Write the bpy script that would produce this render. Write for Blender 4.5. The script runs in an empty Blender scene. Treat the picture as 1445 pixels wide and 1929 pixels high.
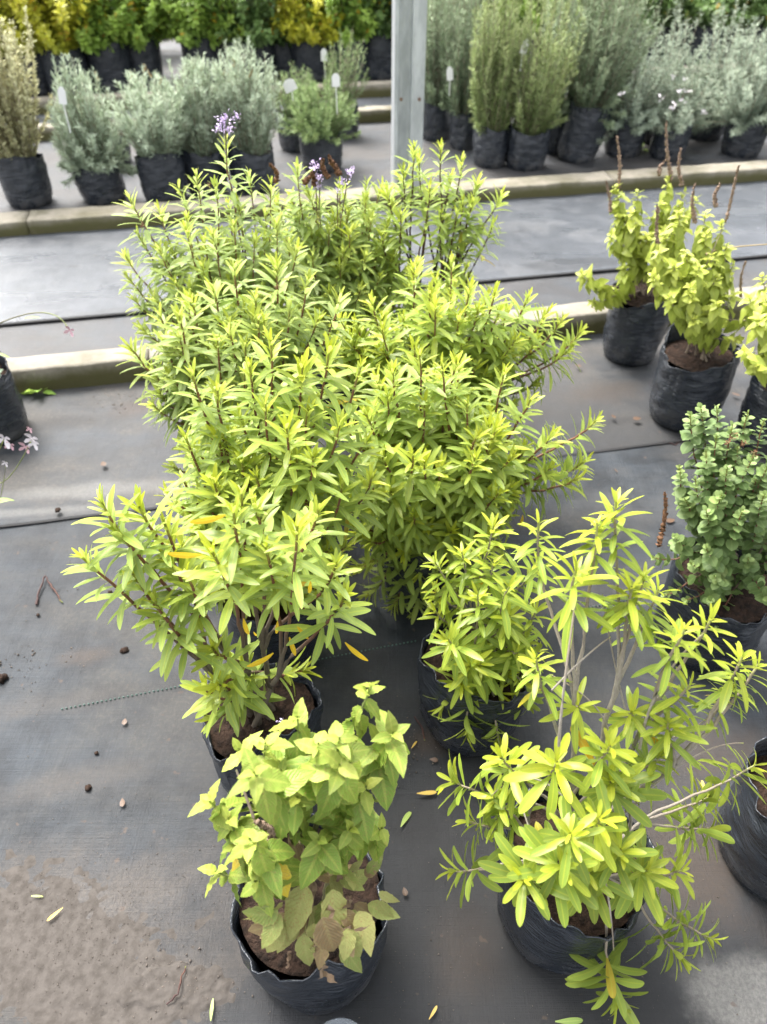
import bpy, math, random
import numpy as np
from mathutils import Vector, noise

# ------------------------------------------------------------------ camera, world, sun, exposure
sc = bpy.context.scene
COL = sc.collection
F, CX, CY, CAMH = 1393.0, 722.5, 964.5, 1.6
TH = math.radians(42.2)
cam_d = bpy.data.cameras.new('camera'); cam = bpy.data.objects.new('camera', cam_d); COL.objects.link(cam)
cam.location = (0, 0, CAMH); cam.rotation_euler = (math.pi/2 - TH, 0, 0)
cam_d.sensor_fit = 'VERTICAL'; cam_d.sensor_height = 24; cam_d.lens = 24*F/1929
cam_d.clip_start = .02; cam_d.clip_end = 400
cam_d.dof.use_dof = True; cam_d.dof.focus_distance = 1.35
cam_d.dof.aperture_fstop = cam_d.lens/7.0        # 7 mm opening
sc.camera = cam

SUN_EL, SUN_AZ = math.radians(58), math.radians(-35)   # azimuth from +Y towards +X
world = bpy.data.worlds.new('World'); sc.world = world; world.use_nodes = True
wn = world.node_tree; wn.nodes.clear()
sky = wn.nodes.new('ShaderNodeTexSky'); sky.sky_type = 'NISHITA'; sky.sun_disc = False
sky.sun_elevation = SUN_EL; sky.sun_rotation = SUN_AZ; sky.air_density = 1.0; sky.dust_density = 5.0
hs = wn.nodes.new('ShaderNodeHueSaturation'); hs.inputs['Saturation'].default_value = .22
bg = wn.nodes.new('ShaderNodeBackground'); bg.inputs['Strength'].default_value = .15
wo = wn.nodes.new('ShaderNodeOutputWorld')
wn.links.new(sky.outputs[0], hs.inputs['Color']); wn.links.new(hs.outputs[0], bg.inputs[0]); wn.links.new(bg.outputs[0], wo.inputs[0])
sd = bpy.data.lights.new('sun', 'SUN'); sd.energy = 1.5; sd.angle = math.radians(25); sd.color = (1, .96, .9)
so = bpy.data.objects.new('sun', sd); COL.objects.link(so)
sv = Vector((math.sin(SUN_AZ)*math.cos(SUN_EL), math.cos(SUN_AZ)*math.cos(SUN_EL), math.sin(SUN_EL)))
so.rotation_euler = sv.to_track_quat('Z', 'Y').to_euler(); so.location = (0, 0, 8)
vs = sc.view_settings
sc.display_settings.display_device = 'sRGB'
vs.view_transform = 'Standard'; vs.look = 'None'; vs.exposure = 1.95; vs.gamma = 1; vs.use_curve_mapping = False
sc.render.engine = 'CYCLES'
sc.cycles.max_bounces = 8; sc.cycles.transmission_bounces = 6

# ------------------------------------------------------------------ helpers
cT, sT = math.cos(TH), math.sin(TH)
def ray(px, py):
    u = -(py-CY); r = px-CX
    return np.array((r, cT*F+sT*u, -sT*F+cT*u))
def G(px, py, z=0.0):                       # the point at height z seen there
    d = ray(px, py); return np.array((0, 0, CAMH)) + d*((z-CAMH)/d[2])
def V(px, py, Y):                           # the point at distance Y seen there
    d = ray(px, py); return np.array((0, 0, CAMH)) + d*(Y/d[1])
rng = np.random.default_rng(7); random.seed(7)
UP = np.array((0, 0, 1.0))
def nrm(a):
    a = np.asarray(a, float); return a/np.maximum(np.linalg.norm(a, axis=-1, keepdims=True), 1e-9)

def tag(o, label=None, cat=None, group=None, kind=None):
    if label: o['label'] = label
    if cat: o['category'] = cat
    if group: o['group'] = group
    if kind: o['kind'] = kind
    return o
def empty(name, loc, label=None, cat=None, group=None, rz=0):
    o = bpy.data.objects.new(name, None); COL.objects.link(o); o.location = tuple(loc); o.rotation_euler.z = rz
    o.empty_display_size = .05
    return tag(o, label, cat, group)
def mesh(name, v, f, smooth=True, uv=None, colr=None):
    me = bpy.data.meshes.new(name)
    v = np.asarray(v, np.float32); 
    if isinstance(f, np.ndarray):
        n, k = f.shape
        me.vertices.add(len(v)); me.vertices.foreach_set('co', v.ravel())
        me.loops.add(n*k); me.loops.foreach_set('vertex_index', f.astype(np.int32).ravel())
        me.polygons.add(n); me.polygons.foreach_set('loop_start', np.arange(0, n*k, k, dtype=np.int32))
        me.polygons.foreach_set('loop_total', np.full(n, k, np.int32))
        me.update(calc_edges=True); me.validate()
    else:
        me.from_pydata([tuple(map(float, q)) for q in v], [], f)
    if uv is not None:
        l = me.uv_layers.new(name='UVMap'); idx = np.empty(len(me.loops), np.int32); me.loops.foreach_get('vertex_index', idx)
        l.data.foreach_set('uv', np.asarray(uv, np.float32)[idx].ravel())
    if colr is not None:
        a = me.attributes.new('tone', 'FLOAT_COLOR', 'POINT'); a.data.foreach_set('color', np.asarray(colr, np.float32).ravel())
    if smooth: me.polygons.foreach_set('use_smooth', np.ones(len(me.polygons), bool))
    return me
def link(name, me, mat=None, parent=None, loc=None, mw=None):
    o = bpy.data.objects.new(name, me); COL.objects.link(o)
    if mat is not None and not me.materials: me.materials.append(mat)
    if parent is not None:
        o.parent = parent
    if loc is not None: o.location = tuple(loc)
    return o

# ------------------------------------------------------------------ materials
def newmat(name):
    m = bpy.data.materials.new(name); m.use_nodes = True
    nt = m.node_tree; b = nt.nodes['Principled BSDF']; return m, nt, b
def N(nt, t, **k):
    n = nt.nodes.new(t)
    for a, v in k.items():
        if a in n.bl_rna.properties.keys(): setattr(n, a, v)
        else: n.inputs[a].default_value = v
    return n
def mix(nt, fac, a, b, blend='MIX'):
    n = nt.nodes.new('ShaderNodeMix'); n.data_type = 'RGBA'; n.blend_type = blend
    for s, x in ((0, fac), (6, a), (7, b)):
        if hasattr(x, 'is_output') or isinstance(x, bpy.types.NodeSocket): nt.links.new(x, n.inputs[s])
        else: n.inputs[s].default_value = x if s == 0 else (x[0], x[1], x[2], 1)
    return n.outputs[2]
def mth(nt, op, a, b=0.0, c=0.0, clamp=False):
    n = nt.nodes.new('ShaderNodeMath'); n.operation = op; n.use_clamp = clamp
    for i, x in enumerate((a, b, c)):
        if isinstance(x, bpy.types.NodeSocket): nt.links.new(x, n.inputs[i])
        else: n.inputs[i].default_value = x
    return n.outputs[0]
def ramp(nt, x, p0, p1, c0=0.0, c1=1.0):
    n = nt.nodes.new('ShaderNodeMapRange'); n.interpolation_type = 'SMOOTHSTEP'
    nt.links.new(x, n.inputs[0]); 
    for i, q in enumerate((p0, p1, c0, c1)): n.inputs[i+1].default_value = q
    return n.outputs[0]
def tex(nt, scale, detail=4, rough=.55, sx=(1, 1, 1), coord='Object', rot=0, off=(0,0,0)):
    tc = nt.nodes.new('ShaderNodeTexCoord'); mp = nt.nodes.new('ShaderNodeMapping')
    mp.inputs['Scale'].default_value = sx; mp.inputs['Rotation'].default_value = (0, 0, rot); mp.inputs['Location'].default_value = off
    nt.links.new(tc.outputs[coord], mp.inputs[0])
    n = N(nt, 'ShaderNodeTexNoise', Scale=scale, Detail=detail, Roughness=rough); nt.links.new(mp.outputs[0], n.inputs['Vector'])
    return n.outputs['Fac']
def bump(nt, b, h, strength, dist=.01):
    n = N(nt, 'ShaderNodeBump', Strength=strength, Distance=dist); nt.links.new(h, n.inputs['Height']); nt.links.new(n.outputs[0], b.inputs['Normal'])

def leaf_mat(name, mature, young, old=(.42, .27, .02), rib=.35, transl=.3, rough=.42, under=.35, blotch=.14, ribs=False):
    m, nt, b = newmat(name)
    at = N(nt, 'ShaderNodeAttribute'); at.attribute_name = 'tone'
    sp = nt.nodes.new('ShaderNodeSeparateColor'); nt.links.new(at.outputs['Color'], sp.inputs[0])
    c = mix(nt, sp.outputs[0], mature, young)
    c = mix(nt, sp.outputs[1], c, old)
    uv = N(nt, 'ShaderNodeUVMap'); sx = nt.nodes.new('ShaderNodeSeparateXYZ'); nt.links.new(uv.outputs[0], sx.inputs[0])
    du = mth(nt, 'ABSOLUTE', mth(nt, 'SUBTRACT', sx.outputs[0], .5))
    line = ramp(nt, du, .03, .10, 1, 0)
    light = (young[0]*1.25+.04, young[1]*1.15+.04, young[2]*1.2+.03)
    c = mix(nt, mth(nt, 'MULTIPLY', line, rib), c, light)
    edge = ramp(nt, du, .42, .5)
    c = mix(nt, mth(nt, 'MULTIPLY', edge, .35), c, light)
    if ribs:                                # side veins and a puckered surface
        w = mth(nt, 'SINE', mth(nt, 'ADD', mth(nt, 'MULTIPLY', sx.outputs[1], 62.0), mth(nt, 'MULTIPLY', du, -38.0)))
        vein = ramp(nt, w, .55, 1.0)
        c = mix(nt, mth(nt, 'MULTIPLY', vein, .13), c, light)
        bump(nt, b, w, .3, .001)
    nz = tex(nt, 60, 3)
    c = mix(nt, ramp(nt, nz, .35, .75, 0, .25), c, (mature[0]*.6, mature[1]*.65, mature[2]*.6))
    if blotch:
        nb = tex(nt, 26, 3, off=(3, 1, 2))
        c = mix(nt, ramp(nt, nb, .55, .68, 0, blotch), c, (.30, .17, .07))
    if under:
        g = nt.nodes.new('ShaderNodeNewGeometry')
        c = mix(nt, mth(nt, 'MULTIPLY', g.outputs['Backfacing'], under), c, (mature[0]*1.3+.05, mature[1]*1.15+.06, mature[2]*1.3+.05))
    mul = nt.nodes.new('ShaderNodeVectorMath'); mul.operation = 'SCALE'; nt.links.new(c, mul.inputs[0])
    nt.links.new(mth(nt, 'ADD', mth(nt, 'MULTIPLY', sp.outputs[2], .6), .7), mul.inputs['Scale'])
    c = mul.outputs[0]
    nt.links.new(c, b.inputs['Base Color']); b.inputs['Roughness'].default_value = rough
    b.inputs['Specular IOR Level'].default_value = .35
    tr = nt.nodes.new('ShaderNodeBsdfTranslucent'); nt.links.new(c, tr.inputs[0])
    ms = nt.nodes.new('ShaderNodeMixShader'); ms.inputs[0].default_value = transl
    out = nt.nodes['Material Output']
    nt.links.new(b.outputs[0], ms.inputs[1]); nt.links.new(tr.outputs[0], ms.inputs[2]); nt.links.new(ms.outputs[0], out.inputs[0])
    return m
def plain(name, colr, rough=.6, nscale=30, amt=.4, col2=None, bstr=.3, bdist=.003, sx=(1,1,1), spec=.4):
    m, nt, b = newmat(name)
    nz = tex(nt, nscale, 5, sx=sx)
    c2 = col2 or tuple(x*.5 for x in colr)
    c = mix(nt, ramp(nt, nz, .3, .75, 0, amt if not col2 else 1), colr, c2)
    nt.links.new(c, b.inputs['Base Color']); b.inputs['Roughness'].default_value = rough
    b.inputs['Specular IOR Level'].default_value = spec
    if bstr: bump(nt, b, nz, bstr, bdist)
    return m
M = {}
M['lance'] = leaf_mat('willow_leaf', (.335, .445, .10), (.50, .545, .04), old=(.60, .38, .02), rib=.35, transl=.47, rough=.36)
M['lance_back'] = leaf_mat('willow_leaf_bluer', (.34, .44, .145), (.51, .57, .05), old=(.55, .38, .03), rib=.3, transl=.47)
M['lime_lance'] = leaf_mat('willow_leaf_lime', (.27, .375, .055), (.47, .51, .035), old=(.62, .38, .02), rib=.4, transl=.45, rough=.34)
M['sage'] = leaf_mat('sage_leaf', (.20, .31, .045), (.42, .46, .08), old=(.58, .42, .03), rib=.35, ribs=True, rough=.42, blotch=.65, under=.1)
M['sick'] = leaf_mat('withering_leaf', (.24, .30, .08), (.38, .37, .13), old=(.26, .18, .10), rib=.2, ribs=True, rough=.6, blotch=.75)
M['basil'] = leaf_mat('lime_basil_leaf', (.34, .42, .07), (.52, .57, .10), old=(.6, .42, .05), rib=.25)
M['round'] = leaf_mat('grey_round_leaf', (.14, .22, .07), (.28, .37, .12), under=.12, rib=.2, rough=.5)
M['rosemary'] = leaf_mat('rosemary_needle', (.17, .24, .14), (.34, .42, .25), rib=0, transl=.15, rough=.6)
M['rosemary_yellow'] = leaf_mat('yellowing_rosemary_needle', (.20, .28, .10), (.38, .45, .18), rib=0, transl=.15, rough=.6)
M['green_needle'] = leaf_mat('green_needle', (.12, .20, .08), (.28, .38, .14), rib=0, transl=.15, rough=.6)
M['lavender'] = leaf_mat('lavender_leaf', (.29, .37, .245), (.50, .58, .43), rib=0, transl=.12, rough=.75)
M['westringia'] = leaf_mat('grey_coastal_leaf', (.18, .24, .17), (.40, .47, .35), rib=0, transl=.15, rough=.65)
M['dry'] = leaf_mat('dry_tan_leaf', (.40, .39, .20), (.56, .56, .34), rib=0, transl=.15, rough=.8)
M['brownleaf'] = leaf_mat('brown_leaf', (.13, .10, .07), (.22, .19, .12), rib=0, transl=.1, rough=.8)
M['shrub'] = leaf_mat('shrub_leaf', (.15, .28, .05), (.36, .52, .09), rib=.1)
M['darkshrub'] = leaf_mat('dark_shrub_leaf', (.08, .15, .05), (.20, .32, .09), rib=.1)
M['yellowshrub'] = leaf_mat('yellow_shrub_leaf', (.34, .40, .05), (.62, .60, .05), rib=.1)
M['petal_purple'] = plain('purple_petal', (.68, .55, .80), .6, 80)
M['petal_white'] = plain('white_petal', (.78, .72, .74), .6, 80, amt=.15)
M['petal_pink'] = plain('pink_petal', (.72, .45, .50), .6, 80, amt=.3)
M['dead'] = plain('dead_flower', (.20, .10, .05), .9, 200, amt=.7)
M['spike'] = plain('dry_flower_spike', (.30, .21, .15), .9, 220, amt=.6)
M['dead_leaf'] = plain('dead_brown_leaf', (.30, .19, .10), .8, 60, col2=(.12, .07, .04))
M['straw'] = plain('straw', (.42, .32, .17), .8, 60)
M['tag'] = plain('white_tag_plastic', (.82, .82, .80), .35, 30, amt=.06, bstr=0)
M['stitch'] = plain('green_stitch', (.08, .15, .12), .6, 50, bstr=0)
M['seam'] = plain('seam_gap_shade', (.012, .012, .013), .8, 50, bstr=0)  # near-black paints the shadow gap under the overlapping sheet
M['pebble'] = plain('soil_crumb', (.16, .135, .115), .95, 70, col2=(.07, .055, .045))
M['fallen_yellow'] = leaf_mat('fallen_yellow_leaf', (.58, .38, .05), (.6, .42, .1), transl=.1, blotch=.4)
M['fallen_tan'] = leaf_mat('fallen_tan_leaf', (.08, .045, .026), (.11, .065, .042), transl=.1, blotch=.5)
M['fallen_green'] = leaf_mat('fallen_green_leaf', (.2, .32, .08), (.36, .42, .1), transl=.1, blotch=.2)

def stem_mat(name, low, mid, high):
    m, nt, b = newmat(name)
    at = N(nt, 'ShaderNodeAttribute'); at.attribute_name = 'tone'
    sp = nt.nodes.new('ShaderNodeSeparateColor'); nt.links.new(at.outputs['Color'], sp.inputs[0])
    c = mix(nt, ramp(nt, sp.outputs[0], .45, .8), low, mid)
    c = mix(nt, ramp(nt, sp.outputs[0], .93, 1.0), c, high)
    nz = tex(nt, 260, 3, sx=(1, 1, .4))
    c = mix(nt, ramp(nt, nz, .3, .7, 0, .5), c, tuple(x*.45 for x in low))
    nt.links.new(c, b.inputs['Base Color']); b.inputs['Roughness'].default_value = .75
    bump(nt, b, nz, .5, .002); return m
M['stem_red'] = stem_mat('reddish_stem', (.15, .12, .09), (.20, .075, .04), (.30, .33, .05))
M['stem_grey'] = stem_mat('grey_woody_stem', (.33, .29, .24), (.30, .24, .18), (.30, .33, .08))
M['stem_green'] = stem_mat('green_stem', (.15, .14, .06), (.20, .24, .07), (.3, .38, .08))
M['stem_dark'] = stem_mat('dark_brown_stem', (.055, .025, .022), (.10, .04, .025), (.2, .25, .05))
M['stem_tan'] = stem_mat('tan_twig', (.26, .2, .15), (.33, .26, .2), (.3, .3, .15))

def bag_material():
    m, nt, b = newmat('black_polythene')
    crease = tex(nt, 9, 5, .6, sx=(1, 1, 3.2)); fine = tex(nt, 45, 3, .6, sx=(.6, .6, 3.5))
    tc = nt.nodes.new('ShaderNodeTexCoord'); s = nt.nodes.new('ShaderNodeSeparateXYZ'); nt.links.new(tc.outputs['Object'], s.inputs[0])
    low = ramp(nt, s.outputs[2], .0, .12, 1, .12)
    dn = ramp(nt, tex(nt, 14, 6, .65), .38, .72)
    dust = mth(nt, 'MULTIPLY', low, dn, clamp=True)
    smear = ramp(nt, tex(nt, 30, 5, .7, sx=(1, 1, .25), off=(5, 0, 0)), .55, .8, 0, .22)
    c = mix(nt, mth(nt, 'MAXIMUM', mth(nt, 'MULTIPLY', dust, .75), smear), (.024, .029, .038), (.12, .115, .11))
    nt.links.new(c, b.inputs['Base Color'])
    nt.links.new(mth(nt, 'ADD', mth(nt, 'MULTIPLY', dust, .35), .23), b.inputs['Roughness'])
    h = mth(nt, 'ADD', crease, mth(nt, 'MULTIPLY', fine, .35)); bump(nt, b, h, .75, .02)
    b.inputs['Specular IOR Level'].default_value = .55
    return m
M['bag'] = bag_material()
M['soil'] = plain('potting_soil', (.045, .027, .019), 1, 70, col2=(.014, .010, .008), bstr=1, bdist=.02, spec=.2)

def fabric_material(name, base, dust, dustlo, dusthi, rough, blue=(.038, .046, .056), off=(0, 0, 0), wet=.0, dark_at=None, spec=.5, marks=()):
    m, nt, b = newmat(name)
    yaw = math.radians(11.5)
    big = tex(nt, 1.5, 7, .62, off=off, rot=yaw, sx=(1, 1.8, 1)); med = tex(nt, 7, 6, .65, off=off); fine = tex(nt, 90, 4, .7)
    sx_ = tex(nt, 40, 3, .6, sx=(.1, 14, 1), rot=-yaw, off=off); sy_ = tex(nt, 40, 3, .6, sx=(14, .1, 1), rot=-yaw, off=off)
    weave = mth(nt, 'ADD', sx_, sy_)
    c = mix(nt, ramp(nt, med, .35, .65), base, blue)
    c = mix(nt, ramp(nt, weave, .85, 1.15, 0, .35), c, tuple(x*.55 for x in base))
    dm = mth(nt, 'ADD', mth(nt, 'MULTIPLY', big, .7), mth(nt, 'MULTIPLY', med, .3))
    d = ramp(nt, dm, dustlo, dusthi)
    grit = ramp(nt, fine, .45, .7)
    c = mix(nt, mth(nt, 'MULTIPLY', d, mth(nt, 'ADD', mth(nt, 'MULTIPLY', grit, .4), .6)), c, dust)
    if dark_at:                                # darker area fading out from a given point
        tc = nt.nodes.new('ShaderNodeTexCoord'); vd = nt.nodes.new('ShaderNodeVectorMath'); vd.operation = 'DISTANCE'
        nt.links.new(tc.outputs['Object'], vd.inputs[0]); vd.inputs[1].default_value = (dark_at[0], dark_at[1], 0)
        q = mth(nt, 'ADD', vd.outputs['Value'], mth(nt, 'MULTIPLY', med, -.35))
        darken = ramp(nt, q, .05, .75, .8, 0)
        c = mix(nt, darken, c, (.027, .027, .028))
    wob = tex(nt, 5, 6, .65, off=(2, 5, 0)); gr = ramp(nt, tex(nt, 150, 4, .7), .3, .7, .55, 1)
    for (mx, my, rx, ry, ang, col_, stren, soft) in marks:     # stains, dried puddles, trodden-in soil; also plain pale and dark patches
        tc = nt.nodes.new('ShaderNodeTexCoord'); mp = nt.nodes.new('ShaderNodeMapping'); mp.vector_type = 'TEXTURE'
        mp.inputs['Location'].default_value = (mx, my, 0); mp.inputs['Rotation'].default_value = (0, 0, ang); mp.inputs['Scale'].default_value = (rx, ry, 1)
        nt.links.new(tc.outputs['Object'], mp.inputs[0]); sx0 = nt.nodes.new('ShaderNodeSeparateXYZ'); nt.links.new(mp.outputs[0], sx0.inputs[0])
        rr_ = mth(nt, 'SQRT', mth(nt, 'ADD', mth(nt, 'POWER', mth(nt, 'ABSOLUTE', sx0.outputs[0]), 2), mth(nt, 'POWER', mth(nt, 'ABSOLUTE', sx0.outputs[1]), 2)))
        q = mth(nt, 'ADD', rr_, mth(nt, 'MULTIPLY', mth(nt, 'SUBTRACT', wob, .5), 1.8))
        c = mix(nt, mth(nt, 'MULTIPLY', ramp(nt, q, 1-soft, 1.05, stren, 0), gr), c, col_)
    spots = ramp(nt, tex(nt, 38, 2, .5, off=(9, 4, 0)), .70, .78, 0, .6)
    c = mix(nt, spots, c, (.09, .065, .05))
    nt.links.new(c, b.inputs['Base Color'])
    r = mth(nt, 'ADD', mth(nt, 'MULTIPLY', d, .35), rough)
    if wet:
        wt = ramp(nt, tex(nt, 2.1, 4, .5, sx=(.6, 1.6, 1), off=(7, 2, 0)), .5, .62)
        r = mth(nt, 'SUBTRACT', r, mth(nt, 'MULTIPLY', wt, wet))
    nt.links.new(r, b.inputs['Roughness'])
    h = mth(nt, 'ADD', mth(nt, 'MULTIPLY', weave, .5), mth(nt, 'ADD', mth(nt, 'MULTIPLY', fine, .5), mth(nt, 'MULTIPLY', med, 2.0)))
    bump(nt, b, h, .6, .004)
    b.inputs['Specular IOR Level'].default_value = spec
    return m
M['fabric_near'] = fabric_material('woven_fabric_near', (.021, .024, .028), (.088, .082, .074), .42, .64, .50, dark_at=(.18, .5), spec=.24, marks=[(-0.601, 0.522, 0.42, 0.2, 0, (0.085, 0.074, 0.065), 0.95, 0.75), (-0.395, 0.439, 0.16, 0.08, 0.2, (0.085, 0.074, 0.065), 0.8, 0.8), (0.667, 0.413, 0.12, 0.1, 0.2, (0.17, 0.165, 0.155), 0.9, 0.5), (0.643, 0.644, 0.16, 0.22, 0.2, (0.058, 0.043, 0.033), 0.8, 0.8), (0.776, 0.912, 0.2, 0.1, 0.2, (0.058, 0.043, 0.033), 0.7, 0.8), (0.099, 0.94, 0.1, 0.05, 0.2, (0.058, 0.043, 0.033), 0.8, 0.8), (-0.776, 1.189, 0.1, 0.04, 0.2, (0.058, 0.043, 0.033), 0.7, 0.8), (-0.732, 0.833, 0.3, 0.05, 0.2, (0.085, 0.074, 0.065), 0.45, 0.9), (-0.873, 1.028, 0.3, 0.04, 0.2, (0.085, 0.074, 0.065), 0.35, 0.9), (0.162, 0.484, 0.1, 0.12, 0.2, (0.058, 0.043, 0.033), 0.5, 0.9), (0.052, 1.172, 0.2, 0.12, 0.2, (0.018, 0.018, 0.019), 0.6, 0.8), (0.145, 0.688, 0.12, 0.2, 0.2, (0.018, 0.018, 0.019), 0.6, 0.8)])
M['fabric_mid'] = fabric_material('woven_fabric_mid', (.026, .028, .031), (.11, .10, .088), .40, .60, .50, off=(4, 3, 0), dark_at=(.6, 1.9), spec=.35, marks=[(-0.975, 1.868, 0.42, 0.055, 0.1, (0.17, 0.165, 0.155), 0.62, 0.7), (-1.132, 1.763, 0.3, 0.03, 0.1, (0.17, 0.165, 0.155), 0.5, 0.8), (-0.935, 2.35, 0.16, 0.07, 0.2, (0.058, 0.043, 0.033), 0.8, 0.8), (0.889, 2.46, 0.25, 0.1, 0.2, (0.058, 0.043, 0.033), 0.6, 0.8), (0.6, 2.616, 0.4, 0.1, 0.2, (0.085, 0.074, 0.065), 0.5, 0.9), (0.811, 1.882, 0.3, 0.1, 0.2, (0.058, 0.043, 0.033), 0.5, 0.8), (-1.224, 2.246, 0.3, 0.07, 0.2, (0.018, 0.018, 0.019), 0.5, 0.8), (0.781, 2.246, 0.3, 0.03, 0.2, (0.018, 0.018, 0.019), 0.5, 0.8)])
M['fabric_walk'] = fabric_material('woven_fabric_walkway', (.062, .069, .079), (.12, .12, .118), .48, .75, .34, blue=(.085, .093, .106), off=(1, 7, 0), wet=.14, marks=[(0.94, 3.635, 0.34, 0.07, 0.12, (0.035, 0.037, 0.04), 0.75, 0.25), (-1.148, 3.12, 0.35, 0.05, 0.2, (0.04, 0.042, 0.045), 0.7, 0.3), (-1.838, 3.765, 0.5, 0.12, 0.2, (0.095, 0.103, 0.114), 0.7, 0.8), (0.684, 4.201, 0.5, 0.1, 0.2, (0.09, 0.098, 0.108), 0.6, 0.8), (-1.566, 3.603, 0.05, 0.02, 0.2, (0.018, 0.018, 0.019), 0.6, 0.6), (0.753, 4.048, 0.06, 0.02, 0.2, (0.018, 0.018, 0.019), 0.5, 0.6), (2.033, 4.363, 0.3, 0.1, 0.2, (0.10, 0.107, 0.115), 0.6, 0.8)])
M['fabric_bed'] = fabric_material('woven_fabric_bed', (.042, .041, .042), (.11, .098, .087), .42, .66, .5, off=(8, 8, 0))
M['ground'] = fabric_material('packed_ground', (.05, .046, .042), (.12, .105, .09), .4, .65, .7, off=(2, 2, 0))

def kerb_material():
    m, nt, b = newmat('mossy_concrete')
    n1 = tex(nt, 6, 6, .65); n2 = tex(nt, 55, 4, .6)
    tc = nt.nodes.new('ShaderNodeTexCoord'); s = nt.nodes.new('ShaderNodeSeparateXYZ'); nt.links.new(tc.outputs['Object'], s.inputs[0])
    c = mix(nt, ramp(nt, n1, .35, .7), (.26, .235, .19), (.16, .145, .108))
    moss = ramp(nt, mth(nt, 'ADD', s.outputs[2], mth(nt, 'MULTIPLY', n1, -.06)), .01, .072, 1, 0)
    c = mix(nt, moss, c, (.088, .082, .030))
    dirt = ramp(nt, tex(nt, 20, 5, .7, off=(3, 3, 3)), .55, .75, 0, .5)
    c = mix(nt, dirt, c, (.14, .12, .08))
    nt.links.new(c, b.inputs['Base Color']); b.inputs['Roughness'].default_value = .9
    bump(nt, b, mth(nt, 'ADD', n1, mth(nt, 'MULTIPLY', n2, .4)), .7, .01)
    return m
M['kerb'] = kerb_material()
def metal_material():
    m, nt, b = newmat('galvanised_steel')
    n1 = tex(nt, 18, 5, .6, sx=(1, 1, .3)); 
    c = mix(nt, ramp(nt, n1, .35, .65), (.66, .69, .68), (.48, .51, .50))
    nt.links.new(c, b.inputs['Base Color']); b.inputs['Metallic'].default_value = .6; b.inputs['Roughness'].default_value = .45
    bump(nt, b, n1, .1, .002); return m
M['metal'] = metal_material()

# ------------------------------------------------------------------ the ground and its sheets
YAW = math.atan2(.2, 1)                     # direction of the rows and kerbs
ax = np.array((math.cos(YAW), math.sin(YAW), 0)); ay = np.array((-math.sin(YAW), math.cos(YAW), 0))
def grid_sheet(name, o, x0, x1, y0, y1, z, mat, step=.12, amp=.003, yaw=YAW, seed=0, edge_fn=None, parent=None):
    nx = max(2, int((x1-x0)/step)); ny = max(2, int((y1-y0)/step))
    a = np.array((math.cos(yaw), math.sin(yaw), 0)); bb = np.array((-math.sin(yaw), math.cos(yaw), 0))
    v = []
    for j in range(ny+1):
        for i in range(nx+1):
            X = x0+(x1-x0)*i/nx; Y = y0+(y1-y0)*j/ny
            if edge_fn and j == ny: Y += edge_fn(X)
            p = o + a*X + bb*Y
            h = 1.3*amp*(.9*math.sin((Y*11+1.3*noise.noise(Vector((X*1.7, Y*.8, seed+3)))*3))*max(0, noise.noise(Vector((X*.9, Y*1.1, seed+8))))+noise.noise(Vector((p[0]*2.2, p[1]*2.2, seed)))+.6*noise.noise(Vector((p[0]*6, p[1]*6, seed+5)))) if amp else 0
            v.append((p[0], p[1], z+h))
    f = np.array([(j*(nx+1)+i, j*(nx+1)+i+1, (j+1)*(nx+1)+i+1, (j+1)*(nx+1)+i) for j in range(ny) for i in range(nx)])
    return link(name, mesh(name, v, f), mat, parent)
def yc(Pt):                                  # distance across the rows
    return float(np.dot(Pt, ay))
Z0 = np.zeros(3)
g = link('ground', mesh('ground', [(-150, -60, -.02), (150, -60, -.02), (150, 300, -.02), (-150, 300, -.02)], [(0, 1, 2, 3)], smooth=False), M['ground'])
tag(g, kind='structure')
yB = (yc(G(0, 742)) + yc(G(1150, 632)))/2    # front foot of the near kerb
yA = (yc(G(0, 458)) + yc(G(930, 372)) + yc(G(1445, 347)))/3
yS = (yc(G(0, 1012)) + yc(G(1240, 830)))/2   # seam in the foreground sheets
yW = (yc(G(120, 615)) + yc(G(1000, 518)))/2
yC2 = yc(G(700, 232)); yC1 = yc(G(400, 200))
print('rows', yS, yB, yW, yA, yC2, yC1)
KB, KA = .12, .165
wig = lambda s: (lambda X: .012*noise.noise(Vector((X*1.3, s, 0)))+.004*noise.noise(Vector((X*6, s, 0))))
tag(grid_sheet('fabric_behind_seam', Z0, -8, 9, yS-.15, yB+.02, .002, M['fabric_mid'], amp=.0022, seed=2), kind='structure')
near = tag(grid_sheet('fabric_foreground', Z0, -6, 7, -2.6, yS, .011, M['fabric_near'], step=.07, amp=.003, seed=1, edge_fn=wig(3)), kind='structure')
tag(grid_sheet('walkway_fabric_near', Z0, -9, 10, yB+KB-.02, yW+.1, .003, M['fabric_bed'], amp=.002, seed=3), kind='structure')
tag(grid_sheet('walkway_fabric', Z0, -9, 10, yW, yA+.02, .011, M['fabric_walk'], step=.09, amp=.003, seed=4), kind='structure')
tag(grid_sheet('bed_fabric', Z0, -11, 12, yA+KA-.02, yC2+.02, .004, M['fabric_bed'], amp=.002, seed=5), kind='structure')
tag(grid_sheet('far_path', Z0, -14, 14, yC2+.1, yC1+.02, .004, M['fabric_walk'], amp=.002, seed=6), kind='structure')
tag(grid_sheet('far_bed_fabric', Z0, -20, 20, yC1+.1, yC1+9, .004, M['fabric_bed'], step=.5, amp=.002, seed=7), kind='structure')
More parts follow.
